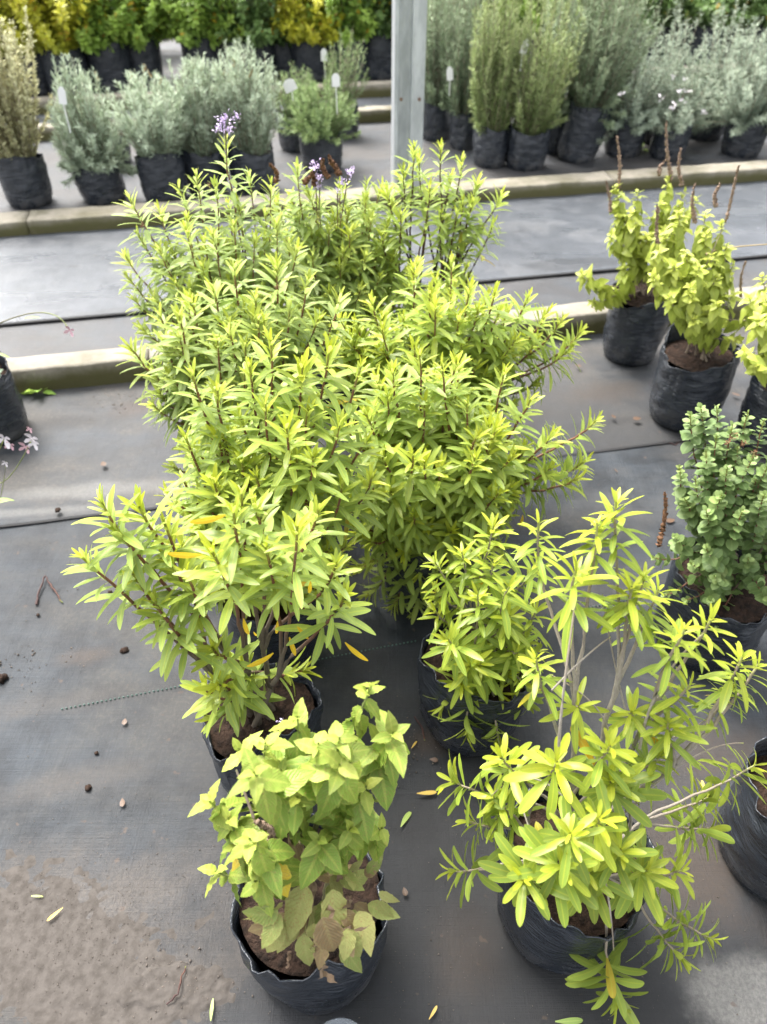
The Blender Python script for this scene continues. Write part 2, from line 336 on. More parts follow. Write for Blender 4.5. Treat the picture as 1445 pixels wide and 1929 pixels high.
# lapped fabric edges: a thin raised strip, coloured dark as the shadow gap beneath
def gap_shade(yv, zt, s, x0, x1, w=.010, parent=None, fn=None):
    n = 160; v = []; f = []
    for i in range(n+1):
        X = x0+(x1-x0)*i/n; dy = (fn(X) if fn else 0)
        lift = zt+.003+.004*max(0, noise.noise(Vector((X*2, s, 1))))
        for k, (q, z) in enumerate(((-w*.5, lift), (w*.5, lift+.001), (w*.9, .003))):
            p = ax*X+ay*(yv+dy+q); v.append((p[0], p[1], z))
    for i in range(n):
        for k in range(2): f.append((i*3+k, i*3+k+1, i*3+k+4, i*3+k+3))
    o = link('seam_shade_strip', mesh('seam_shade_strip', v, np.array(f)), M['seam'], parent); tag(o, kind='structure'); return o
gap_shade(yS, .012, 3, -6, 7, fn=wig(3)); gap_shade(yW, .012, 9, -8, 9, w=.016)
# green dotted stitching
sv_, sf_ = [], []
A_, B_ = G(-500, 1462, 0), G(1445, 1085, 0)
L_ = np.linalg.norm(B_-A_); dd = (B_-A_)/L_; pp = np.array((-dd[1], dd[0], 0)); t_ = 0
while t_ < L_:
    ln = .004
    if noise.noise(Vector((t_*2.5, 3, 1))) > -.12:
        c0 = A_+dd*t_; k = len(sv_)
        for q, r_ in ((0, -.0008), (ln, -.0008), (ln, .0008), (0, .0008)):
            p = c0+dd*q+pp*r_; sv_.append((p[0], p[1], .0165)); 
        for q, r_ in ((0, -.0008), (ln, -.0008), (ln, .0008), (0, .0008)):
            p = c0+dd*q+pp*r_; sv_.append((p[0], p[1], .009))
        sf_ += [(k, k+1, k+2, k+3), (k, k+4, k+5, k+1), (k+3, k+2, k+6, k+7)]
    t_ += .0105
tag(link('stitch_line', mesh('stitch_line', sv_, np.array(sf_), smooth=False), M['stitch'], near), kind='stuff')

# kerbs: cast blocks laid end to end
def kerb_block(L, W, H, seed):
    prof = [(0, -.03), (0, H*.45), (.001, H-.006), (.006, H-.0005), (.02, H+.001), (W*.5, H+.001), (W-.02, H+.001), (W-.006, H-.001), (W, H-.007), (W, -.03)]
    n = max(4, int(L/.035)); v = []
    for i in range(n+1):
        X = L*i/n
        for (y, z) in prof:
            j = noise.noise(Vector((X*7+seed*11, y*20, z*22)))*.0045 + noise.noise(Vector((X*1.5+seed*3, z*3, 4)))*.006
            j2 = noise.noise(Vector((X*9+seed*5, y*18, z*20+9)))*.005
            v.append((X, y+(j if y < W*.5 else -j), z+(j2 if z > 0 else 0)))
    k = len(prof); f = [tuple(i*k+q for q in (j, j+1)) + tuple((i+1)*k+q for q in (j+1, j)) for i in range(n) for j in range(k-1)]
    f = [tuple(reversed(q)) for q in f]
    f += [tuple(range(k)), tuple(reversed(range(n*k, n*k+k)))]
    return mesh('kerb_block', v, f)
def kerb(yf, W, H, joints, seed):
    k = empty('kerb', (0, 0, 0), rz=YAW); tag(k, kind='structure')
    for i in range(len(joints)-1):
        o = link('kerb_block', kerb_block(joints[i+1]-joints[i]-.008, W, H, seed+i), M['kerb'], k, (joints[i], yf, .0))
        o.rotation_euler.z = 0
    return k
xj = float(np.dot(G(1148, 360), ax))
kerb(yB, KB, .10, [-7.4, -5.0, -2.6, -.4, 2.1, 4.5, 7.0], 1)
kerb(yA, KA, .085, [-9, -6.2, -3.6, -1.1, xj, xj+2.5, xj+5, xj+8], 20)
kerb(yC2, .12, .09, [-11, -8, -5, -2, 1, 4, 7, 10], 40)
kerb(yC1, .14, .10, [-12, -9, -6, -3, .3, 3, 6, 10], 60)

# spilled soil: a low uneven skin that breaks through the fabric sheet
def soil_patch(name, cx, cy, rx, ry, h, seed, label, rot=0.0, mat='pebble', z=.010):
    n = 90; v = []
    for j in range(n+1):
        for i in range(n+1):
            a, b = 2*i/n-1, 2*j/n-1
            x = cx+a*rx*1.25; y = cy+b*ry*1.25
            r = math.sqrt((a*1.25)**2+(b*1.25)**2)
            m_ = 1-r+.8*noise.noise(Vector((x*4, y*4, seed)))+.4*noise.noise(Vector((x*13, y*13, seed)))+.7*noise.noise(Vector((x*45, y*45, seed)))
            hh = h*max(-1, min(1, m_*1.8))*(.8+.16*noise.noise(Vector((x*30, y*30, seed)))) + .0010*noise.noise(Vector((x*90, y*90, seed)))
            v.append((x, y, z+hh))
    f = np.array([(j*(n+1)+i, j*(n+1)+i+1, (j+1)*(n+1)+i+1, (j+1)*(n+1)+i) for j in range(n) for i in range(n)])
    o = link(name, mesh(name, v, f), M['spill']); tag(o, label, 'soil', kind='stuff'); return o
M['spill'] = plain('spilled_soil', (.088, .078, .070), .95, 60, col2=(.055, .048, .042), bstr=.6, bdist=.004, spec=.2)
M['pale'] = plain('pale_cement', (.30, .28, .235), .9, 25, col2=(.13, .12, .10), bstr=.5)
c = G(110, 1760)
soil_patch('spilled_soil', c[0], c[1], .34, .16, .0035, 3, 'brown soil spread over the fabric in the lower left corner')
c = G(330, 1860); soil_patch('spilled_soil', c[0], c[1], .10, .05, .006, 5, 'grey soil smear beside the foot of the front left bag')
# crumbs
def crumbs(name, spots, label):
    base = np.array([(1, 0, 0), (-.6, .8, 0), (-.5, -.85, 0), (0, 0, .9), (.1, .1, -.5)]); bf = np.array([(0, 1, 3), (1, 2, 3), (2, 0, 3), (1, 0, 4), (2, 1, 4), (0, 2, 4)])
    V_, F_ = [], []
    for (px, py, sx, sy, n, smin, smax) in spots:
        c = G(px, py)
        for _ in range(n):
            p = c+np.array((random.gauss(0, sx), random.gauss(0, sy), .014)); s = random.uniform(smin, smax)*random.random()
            s = max(s, smin); a = random.random()*6.28; R = np.array(((math.cos(a), -math.sin(a), 0), (math.sin(a), math.cos(a), 0), (0, 0, 1)))
            F_.append(bf+len(V_)*5); V_.append((base*rng.uniform(.6, 1.2, (5, 3)))@R.T*s+p)
    o = link(name, mesh(name, np.concatenate(V_), np.concatenate(F_), smooth=False), M['pebble']); tag(o, label, 'crumbs', kind='stuff')
crumbs('soil_crumbs', [(180, 1745, .22, .12, 3200, .0006, .0022), (190, 1240, .04, .02, 120, .001, .005), (330, 1860, .05, .03, 180, .001, .005),
    (200, 1500, .3, .2, 160, .0008, .003), (900, 1750, .15, .2, 120, .0008, .003), (1290, 1800, .1, .1, 120, .001, .004), (150, 1100, .2, .15, 90, .001, .005),
    (1000, 800, .5, .2, 120, .001, .004), (790, 1400, .06, .05, 120, .001, .005), (20, 1280, .05, .05, 60, .002, .008), (240, 760, .08, .04, 120, .002, .006),
    (800, 1880, .1, .06, 80, .001, .003), (1200, 700, .5, .2, 100, .001, .004)], 'loose soil crumbs scattered on the fabric between the bags')

# ------------------------------------------------------------------ the galvanised post
def prism(outline, z0, z1, name):
    n = len(outline); v = [(x, y, z0) for x, y in outline]+[(x, y, z1) for x, y in outline]
    f = [(i, (i+1) % n, n+(i+1) % n, n+i) for i in range(n)]+[tuple(range(n-1, -1, -1)), tuple(range(n, 2*n))]
    return mesh(name, v, f, smooth=False)
pb = V(768, 398, yA/ay[1]+.25); pY = 4.55
p0 = V(768, 330, pY)
post = empty('metal_post', (p0[0], pY, 0), 'tall galvanised steel post standing behind the bushes by the far kerb', 'post')
w = .082
out = [(-w, 0), (-w, -.012), (-w+.020, -.012), (-w+.024, .05), (-.010, .055), (.006, .055), (.010, -.008), (.035, -.010), (w-.003, -.010), (w, -.006), (w, .10), (-w+.01, .10)]
link('post_shaft', prism(out, -.02, 3.2, 'post_shaft'), M['metal'], post)
link('post_flange', prism([(-w-.016, -.016), (-w+.001, -.016), (-w+.001, .02), (-w-.016, .02)], -.02, 3.2, 'post_flange'), M['tag'], post)
M['rust'] = plain('rusty_bolt', (.20, .12, .08), .8, 120)
for zb in (.55, 1.1, 1.18):
    for xb in (-.045, .055):
        v = [(xb+.009*math.cos(k*math.pi/3), -.022+.014*j, zb+.009*math.sin(k*math.pi/3)) for j in (0, 1) for k in range(6)]
        link('bolt', mesh('bolt', v, [(5, 4, 3, 2, 1, 0)]+[(k, (k+1) % 6, 6+(k+1) % 6, 6+k) for k in range(6)], smooth=False), M['rust'], post)
link('base_plate', prism([(-.13, -.10), (.13, -.10), (.13, .16), (-.13, .16)], .0, .012, 'base_plate'), M['metal'], post)

# ------------------------------------------------------------------ nursery bags
def bag_mesh(R, H, seed, taper=.93, flop=.0, segs=72):
    rnd = random.Random(seed); ph = [rnd.uniform(0, 6.28) for _ in range(4)]
    zs = [0.0, .004, .014, .03, .05]+[.05+(H-.05)*i/16 for i in range(1, 17)]
    rings = []
    def prof(z):
        t = z/H
        if z < .003: return R*taper*.93
        if z < .03: return R*taper*(.93+.07*math.sin(min(1, z/.03)*math.pi/2))
        return R*(taper+(1-taper)*min(1, t*1.3)+.035*math.sin(t*math.pi))
    for z in zs:
        ring = []
        for i in range(segs):
            a = 2*math.pi*i/segs; t = z/H
            d = Vector((math.cos(a)*1.5, math.sin(a)*1.5, z*5+seed))
            r = prof(z)
            r += .010*noise.noise(Vector((math.cos(a)*1.6, math.sin(a)*1.6, z*7+seed*3)))*min(1, t*5+.25)
            r += .006*noise.noise(Vector((math.cos(a)*3, math.sin(a)*3, z*38+seed*7)))*min(1, t*4)
            r += .018*max(0, t-.72)/.28*noise.noise(Vector((math.cos(a)*4.5, math.sin(a)*4.5, z*14+seed)))
            r += .005*math.sin(3*a+ph[0])*t
            zz = z + (max(0, t-.8)/.2)*(.018*math.sin(2*a+ph[1])+.015*noise.noise(Vector((math.cos(a)*3.5, math.sin(a)*3.5, seed*2))))
            zz += flop*(max(0, t-.75)/.25)*math.cos(a-ph[2])*-.03
            ring.append((r*math.cos(a), r*math.sin(a), zz))
        rings.append(ring)
    # turned-over lip, then the inside wall down to below the soil
    top = rings[-1]
    for dr, dz in ((.001, .002), (-.001, .0022), (-.0025, .0), (-.005, -.02), (-.008, -.06), (-.010, -.11)):
        ring = []
        for i, (x, y, z) in enumerate(top):
            rr = math.hypot(x, y); k = (rr+dr+.004*noise.noise(Vector((x*30, y*30, dz*40+seed))))/rr
            ring.append((x*k, y*k, z+dz))
        rings.append(ring)
    n = segs; v = [p for r in rings for p in r]; f = []
    for j in range(len(rings)-1):
        for i in range(n): f.append((j*n+i, j*n+(i+1) % n, (j+1)*n+(i+1) % n, (j+1)*n+i))
    f.append(tuple(range(n-1, -1, -1)))
    return mesh('nursery_bag', v, f)
def soil_mesh(R, seed, hz):
    segs, rings = 36, 9; v = [(0, 0, .012)]
    for j in range(1, rings+1):
        for i in range(segs):
            a = 2*math.pi*i/segs; r = R*j/rings
            x, y = r*math.cos(a), r*math.sin(a)
            v.append((x, y, .012*(1-(j/rings)**2)+.010*noise.noise(Vector((x*25, y*25, seed)))+.006*noise.noise(Vector((x*70, y*70, seed)))))
    f = [(0, 1+i, 1+(i+1) % segs) for i in range(segs)]
    for j in range(rings-1):
        for i in range(segs): f.append((1+j*segs+i, 1+(j+1)*segs+i, 1+(j+1)*segs+(i+1) % segs, 1+j*segs+(i+1) % segs))
    return mesh('soil', v, f)
BAGN = 0
def potted(name, x, y, label, cat='plant', group=None, R=.13, H=.27, seed=None, soil=.8, tilt=(0, 0), flop=.3, z=.008):
    global BAGN
    BAGN += 1; seed = BAGN if seed is None else seed
    t = empty(name, (x, y, z), label, cat, group); t.rotation_euler = (tilt[0], tilt[1], 0)
    link('nursery_bag', bag_mesh(R, H, seed, flop=flop), M['bag'], t)
    link('soil', soil_mesh(R-.006, seed, 0), M['soil'], t, (0, 0, H*soil))
    t['_R'] = R; t['_H'] = H*soil
    return t

# ------------------------------------------------------------------ leaves and stems
def leaf_shape(kind, var):
    r = random.Random(hash((len(kind), var)) % 9999 + var*17)
    if kind == 'lance': st, wr, fold, curl, a, b = 10, r.uniform(.085, .105), r.uniform(.12, .3), r.uniform(.05, .42), 1.0, .5
    elif kind == 'lancebroad': st, wr, fold, curl, a, b = 10, r.uniform(.10, .125), r.uniform(.15, .32), r.uniform(.0, .45), 1.2, .48
    elif kind == 'sage': st, wr, fold, curl, a, b = 13, r.uniform(.23, .30), r.uniform(.1, .3), r.uniform(.15, .5), .72, .85
    elif kind == 'basil': st, wr, fold, curl, a, b = 7, r.uniform(.27, .33), r.uniform(.15, .35), r.uniform(.2, .5), .68, .85
    elif kind == 'round': st, wr, fold, curl, a, b = 6, r.uniform(.36, .44), r.uniform(.1, .25), r.uniform(.0, .2), 1.0, .6
    elif kind == 'small': st, wr, fold, curl, a, b = 4, r.uniform(.20, .26), .2, r.uniform(.1, .3), .85, .8
    else: st, wr, fold, curl, a, b = 3, r.uniform(.06, .08), 0, r.uniform(-.1, .25), .8, .7
    v, uv = [], []
    bend = r.uniform(-.08, .08)
    for i in range(st+1):
        t = i/st
        if kind[:5] == 'lance': t = 1-(1-t)**1.5
        w = wr*max(0, math.sin(math.pi*min(1, t**a)))**b
        if kind == 'lance': w = wr*(.22+.78*math.sin(min(1, t/.5)*math.pi/2))*(1-max(0, (t-.52)/.48)**2.2)**.6
        if kind == 'lancebroad': w = wr*(.2+.8*math.sin(min(1, t/.62)*math.pi/2)**1.2)*(1-max(0, (t-.66)/.34)**2.4)**.55
        if kind in ('sage', 'basil'): w = wr*(math.sin(math.pi*min(1, t**a))**b if t < 1 else 0)
        if kind == 'sage' and 0 < i < st: w *= (1.04 if i % 2 else .975)
        if i == 0: w = max(w, .012)
        if i == st: w = .006
        z = -curl*t*t; cx = bend*t*t
        wave = (.035*math.sin(i*1.9+var) if kind in ('sage', 'basil') else .012*math.sin(i*1.7+var))
        if kind == 'needle':
            v += [(cx-w, t, z), (cx+w, t, z)]; uv += [(0, t), (1, t)]
        else:
            v += [(cx-w, t, z+fold*w+wave*w*4), (cx, t, z), (cx+w, t, z+fold*w-wave*w*4)]; uv += [(0, t), (.5, t), (1, t)]
    k = 2 if kind == 'needle' else 3
    f = [(i*k+j, i*k+j+1, (i+1)*k+j+1, (i+1)*k+j) for i in range(st) for j in range(k-1)]
    return np.array(v, float), np.array(f), np.array(uv, float)
NV = 6
SHAPES = {k: [leaf_shape(k, i) for i in range(NV)] for k in ('lance', 'lancebroad', 'sage', 'basil', 'round', 'small', 'needle')}
MESHCACHE = {}
def leaf_mesh(kind, var, tone, yel, bri, mat):
    tq, yq, bq = round(tone*4)/4, round(yel*2)/2, round(bri*2)/2
    key = (kind, var, tq, yq, bq, mat)
    if key not in MESHCACHE:
        v, f, uv = SHAPES[kind][var]
        me = mesh('leaf', v, f, uv=uv, colr=np.tile((tq, yq, bq, 1), (len(v), 1))); me.materials.append(M[mat]); MESHCACHE[key] = me
    return MESHCACHE[key]
class Leaves:
    def __init__(s, kind, mat): s.kind, s.mat = kind, mat; s.p, s.R, s.s, s.c, s.sh = [], [], [], [], []
    def add(s, pos, along, normal, scale, tone, yel, bri, shoot):
        along = nrm(along); side = nrm(np.cross(along, normal)); normal = np.cross(side, along)
        s.p.append(pos); s.R.append(np.stack((side, along, normal), -1)); s.s.append(scale)
        s.c.append(np.stack((tone, yel, bri, np.ones_like(tone)), -1)); s.sh.append(shoot)
    def cat(s):
        s.P = np.concatenate(s.p); s.Rm = np.concatenate(s.R); s.S = np.concatenate(s.s); s.C = np.clip(np.concatenate(s.c), 0, 1)
        s.SH = np.concatenate(s.sh); s.var = rng.integers(0, NV, len(s.P)); return s
    def joined(s, idx, name='foliage'):
        V_, F_, U_, C_ = [], [], [], []; off = 0
        for k in range(NV):
            ii = idx[s.var[idx] == k]
            if len(ii) == 0: continue
            v, f, uv = SHAPES[s.kind][k]; n = len(v)
            w = np.einsum('nij,vj->nvi', s.Rm[ii], v)*s.S[ii, None, None]+s.P[ii, None, :]
            V_.append(w.reshape(-1, 3)); F_.append((f[None]+(np.arange(len(ii))*n)[:, None, None]+off).reshape(-1, 4))
            U_.append(np.tile(uv, (len(ii), 1))); C_.append(np.repeat(s.C[ii], n, 0)); off += n*len(ii)
        me = mesh(name, np.concatenate(V_), np.concatenate(F_), uv=np.concatenate(U_), colr=np.concatenate(C_))
        me.materials.append(M[s.mat]); return me
def bez(P, t):
    t = t[..., None]; p0, p1, p2, p3 = [q[:, None, :] for q in P]
    pos = (1-t)**3*p0+3*(1-t)**2*t*p1+3*(1-t)*t*t*p2+t**3*p3
    tan = 3*(1-t)**2*(p1-p0)+6*(1-t)*t*(p2-p1)+3*t*t*(p3-p2)
    return pos, nrm(tan)
def tube(path, radii, sides=6, tone=None):
    path = np.asarray(path); n = len(path); T = nrm(np.gradient(path, axis=0))
    ref = np.where(np.abs(T[:, 2:3]) > .9, np.array([[1., 0, 0]]), np.array([[0, 0, 1.]]))
    A = nrm(np.cross(T, ref)); B = np.cross(T, A)
    a = np.arange(sides)*2*math.pi/sides
    v = path[:, None]+(A[:, None]*np.cos(a)[None, :, None]+B[:, None]*np.sin(a)[None, :, None])*np.asarray(radii)[:, None, None]
    f = np.array([(j*sides+i, j*sides+(i+1) % sides, (j+1)*sides+(i+1) % sides, (j+1)*sides+i) for j in range(n-1) for i in range(sides)])
    tn = np.linspace(0, 1, n) if tone is None else np.asarray(tone)
    c = np.repeat(np.stack((tn, tn*0, tn*0, tn*0+1), -1), sides, 0)
    return v.reshape(-1, 3), f, c
def join_tubes(ts):
    V_, F_, C_ = [], [], []; o = 0
    for v, f, c in ts: V_.append(v); F_.append(f+o); C_.append(c); o += len(v)
    return np.concatenate(V_), np.concatenate(F_), np.concatenate(C_)

PLANTS = []
def shoots_plant(t, tips, kind, mat, stem='stem_red', L=.075, leafy=.18, gap=.0075, up=.35, nfill=0, fillr=.16, fillh=(.3, .6),
                 pairs=False, yel=.02, tipn=1.0, spread=(22, 68), forkh=.35, stemr=.0032, base_r=.05, droop=.15, nmax=300, tone0=0.0, seed=0, qlen=.06, wild=.13, tlen=None, qexp=.8):
    r = np.random.default_rng(100+seed+len(PLANTS)*7)
    org = np.array(t.location); H = t['_H']; base = org+np.array((0, 0, H))
    tips = [np.asarray(q, float) for q in tips]
    for q in tips:
        if q[2] < .05: print('LOW TIP', t.name, np.round(q, 2)); q[2] = .06
    for _ in range(nfill):
        a = r.uniform(0, 6.28); rr = fillr*math.sqrt(r.uniform(0, 1)); h = r.uniform(*fillh)
        tips.append(base+np.array((rr*math.cos(a), rr*math.sin(a), h*(1-.35*(rr/fillr)**2))))
    # group the tips round forks
    order = sorted(range(len(tips)), key=lambda i: math.atan2(tips[i][1]-base[1], tips[i][0]-base[0]))
    groups = [order[i:i+4] for i in range(0, len(order), 4)]
    P0, P1, P2, P3, ids = [], [], [], [], []
    branches = []
    for gi, gidx in enumerate(groups):
        c = np.mean([tips[i] for i in gidx], 0)
        fork = base+(c-base)*forkh; fork[:2] += r.normal(0, .012, 2)
        b0 = base+np.array((*(r.normal(0, base_r*.5, 2)), -.01))
        mid = (b0+fork)/2+np.array((*(r.normal(0, .01, 2)), .02)); 
        tt = np.linspace(0, 1, 9)[:, None]; path = (1-tt)**2*b0+2*(1-tt)*tt*mid+tt**2*fork
        path[1:-1] += r.normal(0, .0018, (7, 3))
        branches.append((path, np.linspace(stemr*1.9, stemr*1.2, 9)))
        for i in gidx:
            tp = tips[i]; ln = np.linalg.norm(tp-fork); d0 = nrm((fork-b0)+np.array((0, 0, .05))+.4*(tp-fork))
            d1 = nrm(nrm(tp-fork)*.8+nrm(tp-base)*.4+UP*up+np.append(r.normal(0, .16, 2), 0))
            P0.append(fork); P1.append(fork+d0*ln*.35); P2.append(tp-d1*ln*.38); P3.append(tp); ids.append(i)
    P = [np.array(q) for q in (P0, P1, P2, P3)]; S = len(P0)
    lens = np.linalg.norm(P[3]-P[0], axis=1)*1.05
    shoots = []
    for s in range(S):
        tt = np.linspace(0, 1, 12); pp_, _ = bez([q[s:s+1] for q in P], tt[None]); pth = pp_[0]
        pth[1:-1] += r.normal(0, .0012, (10, 3))
        shoots.append((pth, np.linspace(stemr*1.1, stemr*.55, 12)))
    lv = Leaves(kind, mat)
    for s in range(S):
        lf = min(leafy*r.uniform(.8, 1.25), lens[s]*.97)
        n = int(lf/gap); d = np.cumsum(r.uniform(.7, 1.3, n)*gap*np.linspace(.45, 1.25, n)); d = d[d < lf]
        if pairs: d = np.repeat(d[::2], 2)
        n = len(d)
        if n == 0: continue
        t_ = 1-d/lens[s]; pos, tan = bez([q[s:s+1] for q in P], t_[None]); pos, tan = pos[0], tan[0]
        if pairs: ang = np.arange(n)//2*(math.pi/2)+(np.arange(n) % 2)*math.pi+r.uniform(0, 6.28)+r.normal(0, .15, n)
        else: ang = np.arange(n)*2.39996+r.uniform(0, 6.28)+r.normal(0, .2, n)
        ref = nrm(np.cross(tan, np.array((.3, .95, .1)))); ref2 = np.cross(tan, ref)
        rad = ref*np.cos(ang)[:, None]+ref2*np.sin(ang)[:, None]
        q = np.clip(d/qlen, 0, 1)
        el = np.radians(spread[0]+(spread[1]-spread[0])*q**qexp)+r.normal(0, wild, n)
        along = tan*np.cos(el)[:, None]+rad*np.sin(el)[:, None]
        along[:, 2] -= droop*q*r.uniform(.2, 1.4, n)
        nor = tan*np.sin(el)[:, None]-rad*np.cos(el)[:, None]+UP*.25+r.normal(0, .18, (n, 3))
        prof = .34+.66*np.clip(d/(qlen*.9), 0, 1)**.8
        sc_ = L*r.uniform(.82, 1.12)*prof*r.uniform(.75, 1.15, n)*(1-.15*np.clip((d-lf*.7)/(lf*.3), 0, 1))
        tone = np.clip(1.0-np.clip(d/(tlen or qlen), 0, 1)*1.05+r.normal(0, .13, n)+r.normal(0, .12), 0, 1)*tipn+tone0
        yl = (r.random(n) < yel*.9*(d > lf*.7))*r.uniform(.6, 1, n)
        lv.add(pos, along, nor, sc_, tone, yl, r.uniform(.2, .9, n), np.full(n, s))
    lv.cat()
    PLANTS.append(dict(t=t, lv=lv, branches=branches, shoots=shoots, stem=stem, nmax=nmax, base=org))
    return PLANTS[-1]

from mathutils import Matrix
def visibility():
    W_, H_ = 767, 1024; k = W_/1445
    zb = np.full((H_//2+2, W_//2+2), 1e9); rec = []
    for p in PLANTS:
        lv = p['lv']; al = lv.Rm[:, :, 1]; smp = []
        for a in (.15, .35, .55, .75, .95):
            q = lv.P+al*(lv.S*a)[:, None]-np.array((0, 0, CAMH))
            dz = q[:, 1]*cT-q[:, 2]*sT; u = q[:, 1]*sT+q[:, 2]*cT
            x = (CX+q[:, 0]/dz*F)*k/2; y = (CY-u/dz*F)*k/2
            ok = (dz > .05) & (x >= 0) & (x < W_/2) & (y >= 0) & (y < H_/2)
            xi, yi = np.where(ok, x, 0).astype(int), np.where(ok, y, 0).astype(int)
            np.minimum.at(zb, (yi[ok], xi[ok]), dz[ok]); smp.append((ok, xi, yi, dz))
        rec.append(smp)
    for p, smp in zip(PLANTS, rec):
        sco = np.zeros(len(p['lv'].P))
        for ok, xi, yi, dz in smp: sco += ok*(dz < zb[yi, xi]+.012)/np.maximum(dz, .1)
        p['score'] = sco*p['lv'].S*F+p['lv'].S*5
def finish_plants():
    visibility(); nobj = 0
    for p in PLANTS:
        t, lv, base = p['t'], p['lv'], p['base']
        inv = np.array(t.matrix_basis.to_3x3().inverted()) if t.rotation_euler.x or t.rotation_euler.y else np.eye(3)
        lv.P = (lv.P-base)@inv.T; lv.Rm = np.einsum('ij,njk->nik', inv, lv.Rm)
        tb = join_tubes([tube((q-base)@inv.T, r_, 7, np.linspace(0, .35, len(q))) for q, r_ in p['branches']])
        link('woody_base', mesh('woody_base', tb[0], tb[1], colr=tb[2]), M[p['stem']], t)
        sh = []
        for q, r_ in p['shoots']:
            tb = tube((q-base)@inv.T, r_, 6, np.linspace(.35, 1, len(q)))
            sh.append(link('shoot', mesh('shoot', tb[0], tb[1], colr=tb[2]), M[p['stem']], t))
        order = np.argsort(-p['score']); top = order[:p['nmax']]; rest = order[p['nmax']:]
        from mathutils import Matrix
        for i in top:
            me = leaf_mesh(lv.kind, int(lv.var[i]), *[float(q) for q in lv.C[i, :3]], lv.mat)
            o = bpy.data.objects.new('leaf', me); COL.objects.link(o); o.parent = sh[int(lv.SH[i])]
            m3 = lv.Rm[i]*lv.S[i]; pz = lv.P[i]
            o.matrix_local = Matrix(((m3[0][0], m3[0][1], m3[0][2], pz[0]), (m3[1][0], m3[1][1], m3[1][2], pz[1]), (m3[2][0], m3[2][1], m3[2][2], pz[2]), (0, 0, 0, 1)))
            nobj += 1
        if len(rest): tag(link('foliage', lv.joined(rest), None, t), kind='stuff')
    print('leaf objects', nobj)

# a bush seen small: stems and foliage, each one part
def bush(t, kind, mat, ns=60, hgt=.5, rad=.15, L=.025, per=40, stem='stem_tan', upright=.8, leafy=.97, el=(20, 55), tone=(0, .8), base_r=.08, clump=0, lean=(0, 0), yel=0., tipbias=1.0, stemr=.0016, seed=0, drop=0., hlo=.4):
    r = np.random.default_rng(900+seed+int(abs(t.location[0])*100))
    base = np.array(t.location)*0+np.array((0, 0, t['_H']))
    a = r.uniform(0, 6.28, ns); rr = np.sqrt(r.uniform(0, 1, ns))
    tip = np.stack((rad*rr*np.cos(a), rad*rr*np.sin(a), hgt*(1-.3*rr**2)*(hlo+(1.05-hlo)*r.random(ns)**.7)), -1)
    tip[:, :2] += np.array(lean)*(tip[:, 2:3]/hgt)
    tip[:, 2] -= drop*(rr**3)*hgt
    p0 = base+np.stack((base_r*rr*np.cos(a), base_r*rr*np.sin(a), a*0-.005), -1)
    p3 = base+tip; ln = np.linalg.norm(p3-p0, axis=1)[:, None]
    p1 = p0+nrm(tip*np.array((.7, .7, upright))+UP*.1)*ln*.35+r.normal(0, .022, (ns, 3)); p2 = p3-nrm(nrm(tip)+UP*upright*.8+r.normal(0, .3, (ns, 3)))*ln*.3
    P = (p0, p1, p2, p3)
    d = r.uniform(0, 1, (ns, per))**tipbias*leafy; pos, tan = bez(P, 1-d); pos = pos.reshape(-1, 3); tan = tan.reshape(-1, 3); d = d.ravel(); n = len(d)
    ang = r.uniform(0, 6.28, n); ref = nrm(np.cross(tan, np.array((.3, .95, .1)))); ref2 = np.cross(tan, ref)
    rad_ = ref*np.cos(ang)[:, None]+ref2*np.sin(ang)[:, None]
    e = np.radians(r.uniform(el[0], el[1], n)); along = tan*np.cos(e)[:, None]+rad_*np.sin(e)[:, None]
    nor = tan*np.sin(e)[:, None]-rad_*np.cos(e)[:, None]+r.normal(0, .3, (n, 3))
    cl = np.repeat(r.uniform(-.25, .25, ns), per)
    tn = np.clip(tone[0]+(tone[1]-tone[0])*(1-d/leafy)+cl+r.normal(0, .1, n), 0, 1)
    lv = Leaves(kind, mat); lv.add(pos+rad_*.001, along, nor, L*r.uniform(.6, 1.2, n)*(.6+.4*np.clip(d*8, 0, 1)), tn, (r.random(n) < yel)*1.0, r.uniform(.1, 1, n), np.zeros(n))
    lv.cat(); tag(link('foliage', lv.joined(np.arange(n)), None, t), kind='stuff')
    ts = []
    for s in range(ns):
        pp_, _ = bez([q[s:s+1] for q in P], np.linspace(0, 1, 7)[None]); ts.append(tube(pp_[0], np.linspace(stemr*1.4, stemr*.5, 7), 4))
    tb = join_tubes(ts); tag(link('twigs', mesh('twigs', tb[0], tb[1], colr=tb[2]), M[stem], t), kind='stuff')
    return P

def spike(parent, p0, p1, r, mat, name='flower_spike', seed=0, rough_=.55):
    org = np.array(parent.location); p0, p1 = np.asarray(p0)-org, np.asarray(p1)-org
    n = 44; t = np.linspace(0, 1, n); rnd = np.random.default_rng(seed+int(abs(p1[0])*999))
    path = p0+(p1-p0)*t[:, None]+np.stack((.010*np.sin(t*3+seed)-.010*math.sin(seed), .006*np.sin(t*4), 0*t), -1)
    rad = r*(1-.6*t)*(1+rough_*.35*np.sin(np.arange(n)*2.2))*rnd.uniform(.65, 1.2, n); rad[0] = r*.3; rad[-1] = r*.2
    v, f, c = tube(path, rad, 8); v += rnd.normal(0, r*.26, v.shape)
    return link(name, mesh(name, v, f, colr=c), M[mat], parent)
def stalk(parent, pts, r, mat, name='flower_stalk'):
    org = np.array(parent.location); pts = [np.asarray(q)-org for q in pts]
    if len(pts) == 3:
        t = np.linspace(0, 1, 14)[:, None]; path = (1-t)**2*pts[0]+2*(1-t)*t*(2*pts[1]-.5*(pts[0]+pts[2]))+t*t*pts[2]
    else: path = np.linspace(pts[0], pts[1], 8)
    v, f, c = tube(path, np.linspace(r, r*.6, len(path)), 6)
    return link(name, mesh(name, v, f, colr=c), M[mat], parent)
